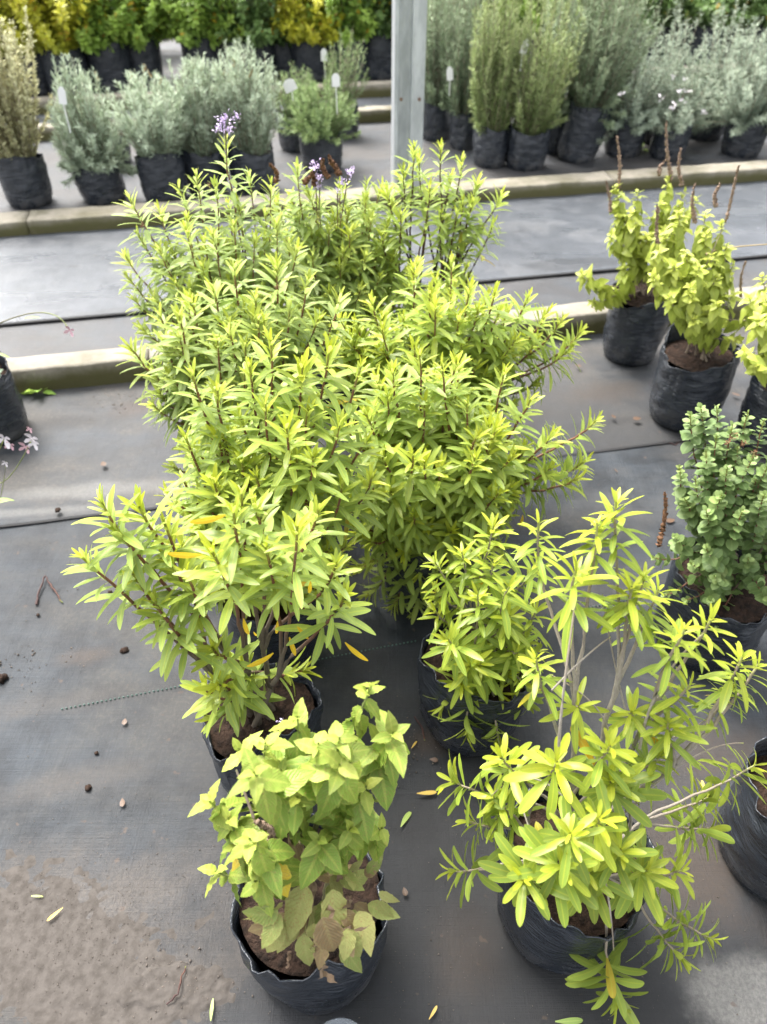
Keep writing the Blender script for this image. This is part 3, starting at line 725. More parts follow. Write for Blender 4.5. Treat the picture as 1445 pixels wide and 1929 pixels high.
def flower(parent, c, size, n, mat, name='flower', petal=.35, flat=0, seed=0):
    org = np.array(parent.location); r = np.random.default_rng(seed+int(abs(c[0])*777)); c = np.asarray(c)-org
    V_, F_ = [], []; pv = np.array([(-.06, 0, 0), (.06, 0, 0), (-.28, .6, .04), (.28, .6, .04), (-.12, 1, -.05), (.12, 1, -.05)]); pf = np.array([(0, 1, 3, 2), (2, 3, 5, 4)])
    for i in range(n):
        d = nrm(r.normal(0, 1, 3)); d[2] = abs(d[2])*.8+.05
        if flat: a = i*2*math.pi/n+.3; d = np.array((math.cos(a), -.35, math.sin(a)))
        s_ = nrm(np.cross(d, r.normal(0, 1, 3) if not flat else np.array((0, 1, 0)))); nn = np.cross(s_, d)
        R = np.stack((s_, nrm(d), nn), -1)
        F_.append(pf+i*6); V_.append((pv@R.T)*size*petal*r.uniform(.8, 1.2)+c+(r.normal(0, size*.28, 3) if not flat else 0))
    return link(name, mesh(name, np.concatenate(V_), np.concatenate(F_)), M[mat], parent)

# ================================================================== PLANTS IN THE FOREGROUND
GR = 'willow leaved bushes in black bags in two rows'
def tipsV(lst, Y0): return [V(px, py, Y0+dy) for px, py, dy in lst]

# front right bag: a low crown of rosettes, and tall bare grey stems carrying tufts
x, y = .345, .565
t = potted('potted_shrub', x, y, 'sparse lime green shrub with pale woody stems in the nearest right bag', group=GR, R=.128, H=.255, soil=.86, flop=.5)
shoots_plant(t, tipsV([(1075, 1570, -.10), (985, 1655, -.12), (850, 1640, -.02), (1165, 1890, -.19), (1280, 1800, -.15), (1345, 1770, -.13), (1285, 1640, -.06), (1050, 1435, 0), (945, 1425, .06),
    (850, 1470, .08), (880, 1545, .05), (1150, 1405, .02), (1245, 1425, .05), (1350, 1560, .04), (1425, 1440, .10), (1340, 1500, .08), (1170, 1600, -.08), (1220, 1640, -.08), (1150, 1470, .0), (930, 1500, .04), (1105, 1640, -.10), (1060, 1630, -.12), (1130, 1540, -.06)], y),
    'lancebroad', 'lime_lance', stem='stem_grey', L=.070, leafy=.078, gap=.0032, nfill=0, qlen=.034, wild=.24, tlen=.03, up=.35, yel=.04, spread=(25, 85), forkh=.42, stemr=.0030, tipn=.9, tone0=.08)
shoots_plant(t, tipsV([(1160, 945, .24), (1125, 985, .22), (1085, 1075, .16), (1190, 1105, .16), (1215, 1085, .18), (1015, 985, .26), (1290, 1185, .1), (1340, 1165, .14), (1400, 1235, .12), (1430, 1250, .14),
    (1300, 1290, .1), (1190, 1340, .08), (1260, 1360, .06), (1380, 1300, .12), (1090, 1330, .08), (1240, 1110, .2), (1010, 1240, .12)], y),
    'lance', 'lime_lance', stem='stem_grey', L=.060, leafy=.085, gap=.0036, nfill=0, qlen=.03, wild=.25, tlen=.045, up=.35, yel=.06, spread=(25, 80), forkh=.62, stemr=.0034, tipn=.9, tone0=.08, droop=.35, base_r=.03)

for k, pts in enumerate([[(1052, 1420, .58), (1062, 1300, .62), (1085, 1130, .70)], [(1205, 1410, .62), (1245, 1290, .66), (1330, 1190, .70)], [(1150, 1560, .58), (1190, 1520, .58), (1250, 1490, .60)], [(1060, 1500, .56), (990, 1465, .60), (925, 1500, .60)],
        [(1010, 1600, .50), (990, 1540, .54), (965, 1470, .60)], [(1140, 1660, .46), (1150, 1720, .42), (1156, 1790, .40)], [(1150, 1400, .64), (1120, 1330, .66), (1035, 1270, .70)], [(1040, 1300, .64), (1100, 1240, .66), (1150, 1200, .70)], [(1215, 1400, .64), (1290, 1380, .66), (1360, 1330, .68)],
        [(1170, 1480, .60), (1150, 1420, .62), (1100, 1380, .62)], [(1180, 1530, .58), (1300, 1430, .62), (1400, 1400, .66)], [(1190, 1380, .64), (1160, 1260, .70), (1135, 1120, .76)], [(1000, 1620, .48), (930, 1630, .52), (870, 1645, .55)]]):
    stalk(t, [V(*q) for q in pts], .0017 if k > 1 else .0025, 'stem_grey', 'bare_twig')
# middle right bag
x, y = .21, 1.01
t = potted('potted_shrub', x, y, 'yellow green shrub with grey stems in the second bag of the right row', group=GR, R=.125, H=.25, soil=.85)
shoots_plant(t, tipsV([(845, 1205, -.10), (900, 1120, -.04), (960, 1105, -.04), (975, 1230, -.08), (1015, 1060, .02), (870, 1290, -.12), (945, 1310, -.10), (1000, 1330, -.06),
    (820, 1150, .0), (930, 1060, .02), (960, 1160, -.05), (880, 1385, -.16), (940, 1400, -.17), (990, 1290, -.1), (905, 1250, -.1), (820, 1060, .05), (870, 1040, .05), (930, 990, .08), (1010, 1150, 0), (835, 1330, -.1)], y),
    'lance', 'lime_lance', stem='stem_grey', L=.074, leafy=.10, gap=.0044, qlen=.045, wild=.24, tlen=.035, nfill=9, fillr=.15, fillh=(.06, .26), up=.3, yel=.03, spread=(25, 80), forkh=.4, stemr=.003, tipn=.8, tone0=.1)

# second bag on the left
x, y = -.262, .875
t = potted('potted_shrub', x, y, 'leafy shrub in the second bag of the left row, orange leaves low on its stems', group=GR, R=.122, H=.25, soil=.86, flop=.9)
shoots_plant(t, tipsV([(190, 945, .02), (262, 955, .04), (155, 1050, -.02), (310, 985, .04), (320, 1060, 0), (290, 1130, -.05), (400, 1040, -.08), (440, 965, -.04), (455, 930, -.0), (560, 990, -.06), (635, 1060, -.06), (650, 1120, -.08),
    (400, 1220, -.06), (350, 1080, -.02), (600, 960, .02), (500, 1030, -.06), (410, 1290, -.07), (220, 1000, .0), (480, 950, 0), (250, 1080, -.02)], y),
    'lance', 'lance', L=.080, leafy=.15, gap=.0056, up=.7, spread=(10, 72), qlen=.08, qexp=.9, wild=.2, tlen=.06, nfill=7, fillr=.12, fillh=(.06, .25), yel=.03, forkh=.38, stemr=.0040)

# third bag on the left
x, y = -.275, 1.20
t = potted('potted_shrub', x, y, 'tall leafy shrub rising just behind the left one with orange leaves', group=GR, R=.115, H=.26, soil=.85, flop=.9)
shoots_plant(t, tipsV([(350, 825, -.02), (410, 825, .0), (540, 805, -.08), (590, 860, -.1), (455, 870, -.04), (645, 910, -.08), (360, 700, .04), (410, 735, .02), (700, 900, -.06), (510, 640, .1), (470, 690, .06), (620, 660, .08), (570, 690, .06), (680, 690, .08), (690, 830, .0),
    (500, 760, .0), (380, 940, -.04), (345, 900, 0), (640, 800, -.02), (580, 770, 0), (340, 960, .04), (560, 860, -.06)], y),
    'lance', 'lance', L=.080, leafy=.18, gap=.0056, up=1.0, spread=(10, 72), qlen=.08, qexp=.9, wild=.2, tlen=.06, nfill=76, fillr=.2, fillh=(.2, .52), yel=.02, forkh=.38, stemr=.0040)

# third on the right
x, y = .12, 1.42
t = potted('potted_shrub', x, y, 'dense shrub, third in the right row, side shoots spreading right over bare fabric', group=GR, R=.12, H=.26, soil=.85)
shoots_plant(t, tipsV([(800, 870, -.16), (830, 880, -.14), (740, 700, .0), (770, 960, -.14), (920, 800, -.06), (1000, 750, .02), (1125, 790, .06), (1100, 870, .04), (1090, 900, -.02), (960, 920, -.08), (1040, 820, 0), (880, 760, -.04), (690, 780, -.08), (720, 860, -.14), (950, 700, .04), (860, 680, .04), (700, 960, -.16), (880, 960, -.1), (1040, 880, -.04), (800, 760, -.04),
    (990, 840, 0), (760, 1040, -.14), (920, 1000, -.08), (700, 1060, -.1), (690, 1120, -.08), (790, 1080, -.12), (670, 1000, -.12), (660, 940, -.08), (700, 1020, -.14), (680, 1070, -.1), (850, 1060, -.14), (900, 1090, -.14), (740, 1140, -.12), (820, 1130, -.16), (870, 1120, -.16), (780, 1160, -.12), (950, 1030, -.1)], y),
    'lance', 'lance', L=.082, leafy=.19, gap=.0056, up=.8, spread=(10, 72), qlen=.08, qexp=.9, wild=.2, tlen=.06, nfill=76, fillr=.22, fillh=(.15, .55), yel=.02, forkh=.35, stemr=.0040)

# fourth on the left
x, y = -.38, 1.60
t = potted('potted_shrub', x, y, 'fourth shrub of the left row, its lowest shoots hanging over the near kerb', group=GR, R=.125, H=.26, soil=.85)
shoots_plant(t, tipsV([(245, 655, .1), (290, 700, .05), (320, 640, .06), (350, 560, .1), (300, 590, .1), (430, 600, .04), (400, 540, .08), (480, 560, .06), (520, 500, .1), (545, 580, .04), (600, 600, 0), (640, 560, .05), (390, 650, 0), (460, 640, 0), (360, 760, -.02), (300, 740, .02), (580, 530, .08), (440, 500, .12)], y),
    'lance', 'lance_back', L=.078, leafy=.22, gap=.0058, up=1.0, spread=(10, 72), qlen=.08, qexp=.9, wild=.2, tlen=.06, nfill=76, fillr=.22, fillh=(.2, .6), yel=.02, forkh=.35, stemr=.0040, tipn=.9)

# fourth on the right
x, y = .15, 1.84
t = potted('potted_shrub', x, y, 'dense bright shrub, fourth of the right row, in front of the dark trunk', group=GR, R=.125, H=.26, soil=.85)
shoots_plant(t, tipsV([(885, 545, -.05), (995, 560, 0), (1060, 600, .05), (1095, 625, .06), (820, 580, -.1), (940, 590, -.05), (720, 620, -.12), (780, 650, -.15), (870, 650, -.12), (960, 660, -.06), (1010, 640, .02), (1010, 720, 0), (850, 560, -.02), (700, 570, .0), (1070, 660, .04), (920, 720, -.1), (680, 640, -.06), (760, 600, -.04), (1030, 590, .05), (900, 610, 0), (650, 700, -.1), (660, 640, -.1), (690, 665, -.1), (640, 600, -.05), (640, 660, -.08), (670, 610, -.05), (720, 660, -.12), (620, 640, -.05)], y),
    'lance', 'lance', L=.082, leafy=.2, gap=.0056, up=1.0, spread=(10, 72), qlen=.08, qexp=.9, wild=.2, tlen=.06, nfill=74, fillr=.26, fillh=(.2, .6), yel=.02, forkh=.35, stemr=.0040)

# fifth on the left, tall, flowering
x, y = -.44, 2.02
t = potted('potted_shrub', x, y, 'tall flowering shrub at the back left carrying the highest purple flower head', group=GR, R=.125, H=.26, soil=.85)
FL = t
shoots_plant(t, tipsV([(245, 375, .0), (300, 395, .05), (370, 330, .1), (335, 350, .1), (425, 268, 0), (470, 330, .05), (405, 345, 0), (510, 345, .05), (260, 440, .0), (240, 520, -.02), (250, 560, -.05), (300, 470, -.1), (350, 430, -.1), (400, 440, -.12), (440, 420, -.1), (480, 450, -.12), (520, 420, -.05), (380, 500, -.15), (330, 530, -.15), (290, 560, -.12), (450, 500, -.15), (235, 480, .02),
    (270, 620, -.1), (500, 400, .0), (560, 470, -.1)], y),
    'lance', 'lance_back', L=.074, leafy=.22, gap=.0058, up=1.1, spread=(10, 72), qlen=.08, qexp=.9, wild=.2, tlen=.06, nfill=76, fillr=.24, fillh=(.25, .68), yel=.015, forkh=.35, stemr=.003, tipn=.9)
# sixth left / centre
x, y = -.17, 2.38
t = potted('potted_shrub', x, y, 'tall shrub at the back middle with purple flowers beside brown seed heads', group=GR, R=.125, H=.26, soil=.85)
FR = t
shoots_plant(t, tipsV([(560, 315, -.1), (600, 380, -.1), (650, 370, -.05), (690, 340, .0), (720, 350, 0), (620, 430, -.15), (560, 400, -.1), (660, 430, -.15), (540, 440, -.15), (700, 410, -.1), (590, 480, -.2), (640, 500, -.2), (690, 480, -.2), (550, 370, -.05), (730, 420, -.1), (680, 540, -.25), (620, 550, -.25), (740, 380, .0), (580, 360, -.1), (640, 345, -.05), (715, 520, -.2), (520, 380, -.05)], y),
    'lance', 'lance_back', L=.072, leafy=.22, gap=.0058, up=1.1, spread=(10, 72), qlen=.08, qexp=.9, wild=.2, tlen=.06, nfill=76, fillr=.24, fillh=(.25, .62), yel=.02, forkh=.35, stemr=.003, tipn=.9)
# dark trunk at the back right
x, y = .16, 2.34
t = potted('potted_shrub', x, y, 'upright shrub with a bare dark trunk in the last bag of the right row', group=GR, R=.125, H=.26, soil=.85)
shoots_plant(t, tipsV([(780, 275, .0), (830, 275, .0), (850, 330, .05), (900, 340, .0), (945, 365, .05), (760, 320, 0), (870, 300, .05), (890, 380, -.05), (930, 420, .05), (880, 460, 0), (850, 490, -.05), (810, 350, -.1), (720, 440, -.1), (755, 400, -.1), (880, 500, .05), (740, 480, -.1), (700, 490, -.08), (860, 400, -.06), (905, 430, 0), (830, 400, -.1), (790, 300, .05), (730, 360, .0), (770, 540, -.2), (700, 560, -.2)], y),
    'lance', 'lance', stem='stem_dark', L=.074, leafy=.18, gap=.0058, up=.9, spread=(10, 72), qlen=.08, qexp=.9, wild=.2, tlen=.06, nfill=7, fillr=.2, fillh=(.3, .6), yel=.04, forkh=.5, stemr=.0036, base_r=.012, tipn=.9)

# the dark trunk itself
stalk(t, [V(792, 640, y-.02), V(789, 560, y-.03), V(806, 405, y-.05)], .007, 'stem_dark', 'trunk')

# front left: broad leaved sage
x, y = -.127, .50
t = potted('potted_sage', x, y, 'broad leaved sage with withered brown foliage in the nearest left bag', group=None, R=.128, H=.27, soil=.9, flop=.3)
SG = t
shoots_plant(t, tipsV([(478, 1455, -.06), (600, 1400, .02), (640, 1390, .0), (450, 1410, .05), (700, 1290, .08), (715, 1395, .05), (395, 1510, .0), (740, 1380, .04), (560, 1350, .06), (500, 1400, .03), (405, 1640, -.04), (480, 1660, -.10), (450, 1590, -.04), (690, 1480, .0), (640, 1440, -.02), (560, 1500, -.02), (720, 1560, .0), (660, 1560, -.04), (530, 1450, 0), (430, 1540, -.02), (600, 1580, -.05), (470, 1580, -.08)], y),
    'sage', 'sage', stem='stem_green', L=.060, leafy=.13, gap=.0090, qlen=.035, wild=.42, nfill=0, fillr=.09, fillh=(.08, .2), pairs=True, yel=.22, spread=(35, 90), forkh=.35, stemr=.0026, droop=1.0, tipn=.6, tone0=.05)

# lime basils on the right
GB = 'lime green leafy herbs with brown flower spikes'
x, y = float(G(1210, 560, .26)[0]), float(G(1210, 560, .26)[1])
t1 = potted('potted_herb', x, y, 'lime green herb in the rear of two herb bags, against the near kerb', group=GB, R=.118, H=.29, soil=.9, flop=1)
shoots_plant(t1, tipsV([(1160, 350, .1), (1190, 400, .0), (1150, 440, -.02), (1175, 500, -.05), (1260, 335, .1), (1245, 380, .05), (1280, 420, .05), (1095, 515, -.1), (1115, 570, -.12), (1130, 545, -.08), (1220, 440, 0), (1200, 470, 0), (1290, 360, .1), (1160, 400, .05), (1250, 430, 0), (1200, 360, .1)], y),
    'basil', 'basil', stem='stem_tan', L=.060, leafy=.18, gap=.0066, wild=.35, nfill=5, fillr=.15, fillh=(.2, .5), pairs=True, yel=.02, spread=(40, 95), forkh=.3, stemr=.0022, droop=1.3, up=.5, tipn=.7, tone0=.2, nmax=260)
x, y = float(G(1318, 670, .26)[0]), float(G(1318, 670, .26)[1])
t2 = potted('potted_herb', x, y, 'lime green herb in the front herb bag, dry flower spikes fanning right', group=GB, R=.128, H=.28, soil=.9, flop=.8)
shoots_plant(t2, tipsV([(1280, 400, .1), (1330, 400, .1), (1360, 420, .1), (1240, 470, .0), (1290, 470, 0), (1340, 480, 0), (1300, 540, -.08), (1350, 570, -.1), (1260, 560, -.08), (1380, 500, .05), (1330, 440, .05), (1230, 520, 0), (1310, 600, -.12), (1270, 500, -.03), (1350, 520, -.02), (1120+250, 460, .05), (1390, 640, -.1), (1300, 500, 0), (1250, 440, .1)], y),
    'basil', 'basil', stem='stem_tan', L=.062, leafy=.19, gap=.0066, wild=.35, nfill=7, fillr=.17, fillh=(.2, .5), pairs=True, yel=.02, spread=(40, 95), forkh=.3, stemr=.0022, droop=1.3, up=.5, tipn=.7, tone0=.2, nmax=280)
x, y = 1.38, 2.12
t3 = potted('potted_herb', x, y, 'lime green herb cut off by the right edge beside the front herb bag', group=GB, R=.125, H=.27, soil=.9)
shoots_plant(t3, tipsV([(1400, 660, -.1), (1430, 600, -.05), (1440, 560, .0), (1420, 690, -.12), (1460, 640, -.1), (1410, 560, .05), (1480, 580, 0), (1520, 620, 0), (1435, 520, .1), (1500, 520, .05), (1550, 600, 0)], y),
    'basil', 'basil', stem='stem_tan', L=.064, leafy=.22, gap=.0075, nfill=2, fillr=.12, fillh=(.2, .4), pairs=True, yel=.02, spread=(40, 95), forkh=.3, stemr=.0022, droop=.9, up=.4, tipn=.75, tone0=.2, nmax=200)
for i, (a, b, c_, d_, dy) in enumerate([(1166, 355, 1160, 255, .1), (1150, 400, 1150, 340, .05), (1264, 340, 1265, 228, .1), (1285, 350, 1285, 278, .12), (1243, 330, 1246, 300, .1)]):
    Y0 = t1.location[1]+dy; spike(t1, V(a, b, Y0), V(c_, d_, Y0+.02), .0072, 'spike', seed=i)
for i, (a, b, c_, d_, dy) in enumerate([(1310, 420, 1315, 345, .1), (1350, 390, 1350, 345, .12), (1240, 460, 1225, 385, .05)]):
    Y0 = t2.location[1]+dy; spike(t2, V(a, b, Y0), V(c_, d_, Y0+.02), .0072, 'spike', seed=i+9)
Y0 = t2.location[1]+.1; spike(t2, V(1366, 420, Y0), V(1402, 310, Y0), .0055, 'spike', seed=20, rough_=.8)
stalk(t2, [V(1330, 500, Y0-.1), V(1366, 420, Y0)], .0018, 'stem_tan'); stalk(t2, [V(1330, 480, Y0-.1), V(1365, 468, Y0), V(1450, 460, Y0+.05)], .003, 'straw', 'dry_stalk')
spike(t2, V(1395, 560, Y0-.1), V(1415, 490, Y0-.1), .005, 'spike', seed=21, rough_=.9)

# round-leaved grey shrub
c_ = G(1372, 1085, .26); x, y = float(c_[0]), float(c_[1])
t = potted('potted_shrub', x, y, 'grey green shrub of small round leaves in a glossy black bag at the right edge', R=.128, H=.26, soil=.85, flop=1)
shoots_plant(t, tipsV([(1320, 765, .12), (1300, 780, .1), (1350, 765, .14), (1410, 775, .12), (1440, 790, .1), (1380, 800, .08), (1280, 880, .04), (1290, 940, .0), (1270, 1010, -.02), (1330, 850, .02), (1370, 880, 0), (1420, 860, 0), (1330, 960, -.06), (1400, 960, -.06), (1440, 930, -.04), (1310, 900, 0), (1360, 930, -.04), (1300, 1060, -.08), (1340, 1130, -.1), (1290, 1130, -.08), (1410, 1050, -.08), (1250, 1120, -.06), (1350, 820, .06), (1460, 850, .05), (1490, 900, 0), (1330, 1030, -.1), (1430, 1120, -.1), (1500, 980, 0), (1390, 840, .06), (1350, 1180, -.12)], y),
    'round', 'round', stem='stem_red', L=.029, leafy=.26, gap=.0064, wild=.3, nfill=26, fillr=.19, fillh=(.08, .42), pairs=True, yel=0, spread=(35, 85), forkh=.3, stemr=.0022, droop=.1, up=.5, tipn=.9, tone0=.05)
spike(t, V(1240, 1030, y-.05), V(1250, 925, y), .0065, 'dead', 'dead_shoot', rough_=.9)
for k, (a, b) in enumerate([(1380, 822), (1400, 835), (1370, 835), (1420, 855)]): flower(t, V(a, b, y+.0), .014, 26, 'dead', 'dead_flower_head', seed=k)
# cut-off dark bags
c_ = G(1500, 1500, .26); t = potted('potted_shrub', float(c_[0])+.045, float(c_[1]), 'dark dusty bag cut off by the right edge, beside the nearest right bag', R=.128, H=.26)
bush(t, 'lance', 'lime_lance', ns=14, hgt=.35, rad=.12, L=.06, per=22, stem='stem_grey', lean=(.10, 0), leafy=.4)
# clear plastic pot at the bottom edge
def clear_plastic():
    m, nt, b = newmat('clear_plastic'); b.inputs['Base Color'].default_value = (.75, .8, .85, 1); b.inputs['Roughness'].default_value = .15
    b.inputs['Transmission Weight'].default_value = .85; b.inputs['IOR'].default_value = 1.3; return m
M['clear'] = clear_plastic()
c_ = G(640, 1990, .12)
cup = empty('plastic_cup', (float(c_[0]), float(c_[1]), .012), 'clear plastic cup rim just showing at the bottom edge', 'cup')
pr = [(.036, 0), (.040, .0), (.050, .108), (.053, .110), (.053, .113), (.049, .113), (.038, .004), (.0, .004)]
v = []; n_ = 40
for r_, z_ in pr: v += [(max(r_, .0005)*math.cos(2*math.pi*i/n_), max(r_, .0005)*math.sin(2*math.pi*i/n_), z_) for i in range(n_)]
f = np.array([(j*n_+i, j*n_+(i+1) % n_, (j+1)*n_+(i+1) % n_, (j+1)*n_+i) for j in range(len(pr)-1) for i in range(n_)])
link('cup_body', mesh('cup_body', v, f), M['clear'], cup)

# orange leaves hanging low in the second shrub of the left row
OL = [p for p in PLANTS if 'orange leaves' in p['t']['label']][0]['t']
for k, (a, b, dy, d, s0) in enumerate([(459, 1180, -.08, (.05, -.2, -1), .062), (523, 1185, -.06, (-.1, -.2, -1), .05), (478, 1205, -.05, (.2, 0, -1), .03), (560, 1195, -.08, (.5, -.2, -.8), .05), (585, 1110, -.1, (-.1, -.1, -1), .045), (515, 1245, -.08, (-.8, -.4, -.5), .08), (650, 1225, -.02, (.6, -.4, -.5), .08), (425, 985, -.1, (-.8, -.2, -.2), .075), (380, 1060, -.1, (-.9, -.2, .1), .07), (545, 1215, -.05, (.2, -.3, -.7), .06), (985, 985, .5, (0, -.1, -1), .06)]):
    d = nrm(d); s1 = nrm(np.cross(d, (.1, -1, .3))); n1 = np.cross(s1, d); o = link('leaf', leaf_mesh('lance', k % NV, .5, 1.0, 1, 'lance'), None, OL if k != 10 else PLANTS[4]['t'])
    m3 = np.stack((s1, d, n1), -1)*s0*.72; pz = V(a, b-15, OL.location[1]+dy)-np.array(o.parent.location)
    o.matrix_local = Matrix([[*m3[r], pz[r]] for r in range(3)]+[[0, 0, 0, 1]]); o['label'] = 'narrow orange leaf hanging down'
# ---- purple flowers, dead heads
y5 = FL.location[1]-.06
for k, (a, b, s) in enumerate([(418, 232, .026), (430, 245, .022), (446, 222, .018), (424, 222, .018), (412, 244, .016)]): flower(FL, V(a, b, y5), s, 34, 'petal_purple', seed=k)
y6 = FR.location[1]-.22
for k, (a, b, s) in enumerate([(594, 313, .024), (600, 335, .018), (660, 324, .024), (645, 343, .02), (600, 350, .016), (636, 360, .016)]): flower(FR, V(a, b, y6), s, 34, 'petal_purple', seed=k+20)
for a, b, c1, d1 in [(594, 320, 598, 420), (656, 330, 640, 430), (636, 360, 636, 430), (603, 340, 600, 430)]: stalk(FR, [V(a, b, y6), V(c1, d1, y6+.06)], .0022, 'stem_red')
stalk(FL, [V(425, 245, y5), V(428, 330, y5+.02)], .0024, 'stem_red')
for k, (a, b, c1, d1) in enumerate([(520, 345, 508, 308), (590, 350, 597, 322), (640, 330, 633, 292), (618, 335, 612, 298), (575, 345, 583, 330)]): spike(FR, V(a, b, y6), V(c1, d1, y6), .0075, 'dead', 'dead_flower_head', seed=k, rough_=.8)
flower(FL, V(268, 426, y5-.02), .012, 20, 'dead', 'dead_flower_head'); flower(FL, V(395, 350, y5-.02), .012, 20, 'dead', 'dead_flower_head')
flower(FR, V(522, 543, y5-.35), .012, 26, 'dead', 'dead_flower_head')
flower(SG, V(530, 1362, y5*0+.60), .010, 34, 'petal_purple', seed=3)
# withered leaves on the sage
lv = Leaves('sage', 'sick'); org = np.array(SG.location)
lst = [(600, 1690, .42, (-.2, -1, -.25), .085), (650, 1645, .46, (.3, -.6, .1), .06), (560, 1720, .40, (-.6, -.8, -.3), .085), (520, 1735, .38, (-.7, -.7, -.5), .08), (650, 1720, .40, (.5, -.8, -.3), .08), (690, 1700, .42, (.8, -.5, -.3), .07), (600, 1740, .37, (0, -.8, -.7), .08), (590, 1640, .47, (.1, .3, .5), .07), (640, 1760, .37, (.4, -.7, -.6), .06), (560, 1650, .46, (-.4, -.2, .4), .06), (680, 1650, .47, (.7, .2, .3), .05)]
P_, A_, N_, S_, T_ = [], [], [], [], []
for a, b, Yv, d, s in lst:
    for k in range(4):
        P_.append(V(a+random.uniform(-30, 30), b+random.uniform(-24, 22), Yv)-org); A_.append(np.array(d)+rng.normal(0, .2, 3)); N_.append(np.array((0, -.5, .8))+rng.normal(0, .35, 3)); S_.append(s*random.uniform(.45, .85)); T_.append(random.random())
n = len(P_); lv.add(np.array(P_), nrm(A_), np.array(N_), np.array(S_), np.array(T_), (rng.random(n) < .35)*.9, rng.uniform(.3, 1, n), np.zeros(n)); lv.cat()
from mathutils import Matrix
for i in range(n):
    me = leaf_mesh('sage', int(lv.var[i]), *[float(q) for q in lv.C[i, :3]], 'sick'); o = link('withered_leaf', me, None, SG)
    m3 = lv.Rm[i]*lv.S[i]; pz = lv.P[i]; o.matrix_local = Matrix([[*m3[r], pz[r]] for r in range(3)]+[[0, 0, 0, 1]])
    o['label'] = 'blotched withered leaf over the bag rim'
M['crisp'] = leaf_mat('crisp_dead_leaf', (.20, .13, .08), (.33, .24, .16), old=(.14, .08, .05), rib=.2, transl=.1, rough=.85, under=.2, blotch=.5)
rd = np.random.default_rng(5)
for k, (a, b, Yv) in enumerate([(600, 1790, .365), (570, 1775, .37), (615, 1815, .36), (585, 1745, .38), (545, 1790, .37), (640, 1745, .38), (620, 1705, .40), (570, 1690, .42), (605, 1830, .355), (660, 1690, .41), (540, 1730, .40), (590, 1660, .45), (650, 1640, .46), (520, 1640, .44)]):
    d = nrm(np.array((rd.normal(0, .6), -.5, rd.normal(-.5, .4)))); s1 = nrm(np.cross(d, rd.normal(0, 1, 3))); n1 = np.cross(s1, d); z0 = rd.uniform(.022, .042)
    o = link('dead_leaf', leaf_mesh('sage', k % NV, rd.uniform(0, 1), 0, rd.uniform(0, 1), 'crisp').copy(), None, SG)
    for vx in o.data.vertices:                       # rolled and crumpled
        t_ = vx.co.y; vx.co.z += -.9*t_*t_*(1 if k % 2 else -.6)+.10*math.sin(vx.co.x*22+k)+.07*math.sin(t_*17+k); vx.co.x *= .7+.3*math.sin(t_*9+k)
    m3 = np.stack((s1, d, n1), -1)*z0; pz = V(a, b, Yv)-org; o.matrix_local = Matrix([[*m3[r], pz[r]] for r in range(3)]+[[0, 0, 0, 1]])
spike(SG, V(510, 1600, .44), V(478, 1540, .46), .006, 'spike', 'seed_spike', rough_=.9)
stalk(SG, [V(478, 1540, .46), V(445, 1450, .5)], .0022, 'stem_tan', 'bare_stem')

# ---- gaura at the left edge
t = potted('potted_flower', -1.41, 2.2, 'bag cut off by the left edge with wiry stems of white and pink flowers', 'plant', R=.118, H=.27, z=.004)
bush(t, 'small', 'westringia', ns=16, hgt=.28, rad=.12, L=.04, per=10, stem='stem_green', lean=(-.10, 0), tone=(.1, .6))
fl = []
stalk(t, [V(-60, 640, 2.15), V(60, 590, 2.0), V(128, 618, 1.9)], .0022, 'stem_green')
stalk(t, [V(-50, 700, 2.1), V(-20, 900, 1.7), V(60, 828, 1.6)], .0022, 'stem_green')
stalk(t, [V(-70, 700, 2.1), V(-40, 860, 1.7), V(8, 826, 1.6)], .0020, 'stem_green')
stalk(t, [V(-60, 800, 2.0), V(-20, 960, 1.7), V(12, 870, 1.6)], .0018, 'stem_green')
for a, b, Yv, s, m_ in [(132, 622, 1.9, .018, 'petal_pink'), (60, 826, 1.6, .026, 'petal_white'), (64, 835, 1.59, .020, 'petal_white'), (48, 842, 1.6, .022, 'petal_pink'), (8, 826, 1.6, .026, 'petal_white'), (20, 838, 1.6, .018, 'petal_pink'), (10, 872, 1.6, .012, 'petal_white'), (56, 808, 1.6, .010, 'petal_pink')]:
    flower(t, V(a, b, Yv), s, 4, m_, 'flower', petal=1, flat=1)
leafs = Leaves('lance', 'round'); 
for a, b, Yv, d in [(5, 665, 1.95, (1, -.2, 0)), (8, 940, 1.5, (1, 0, .1)), (3, 950, 1.5, (.8, .2, .3)), (60, 600, 1.95, (1, 0, .3))]:
    o = link('leaf', leaf_mesh('lance', 1, 1, 0, .8, 'round'), None, t); A1 = nrm(d); s1 = nrm(np.cross(A1, (0, -.3, 1))); n1 = np.cross(s1, A1)
    m3 = np.stack((s1, A1, n1), -1)*.045; pz = V(a-15, b, Yv)-np.array(t.location); o.matrix_local = Matrix([[*m3[r], pz[r]] for r in range(3)]+[[0, 0, 0, 1]])

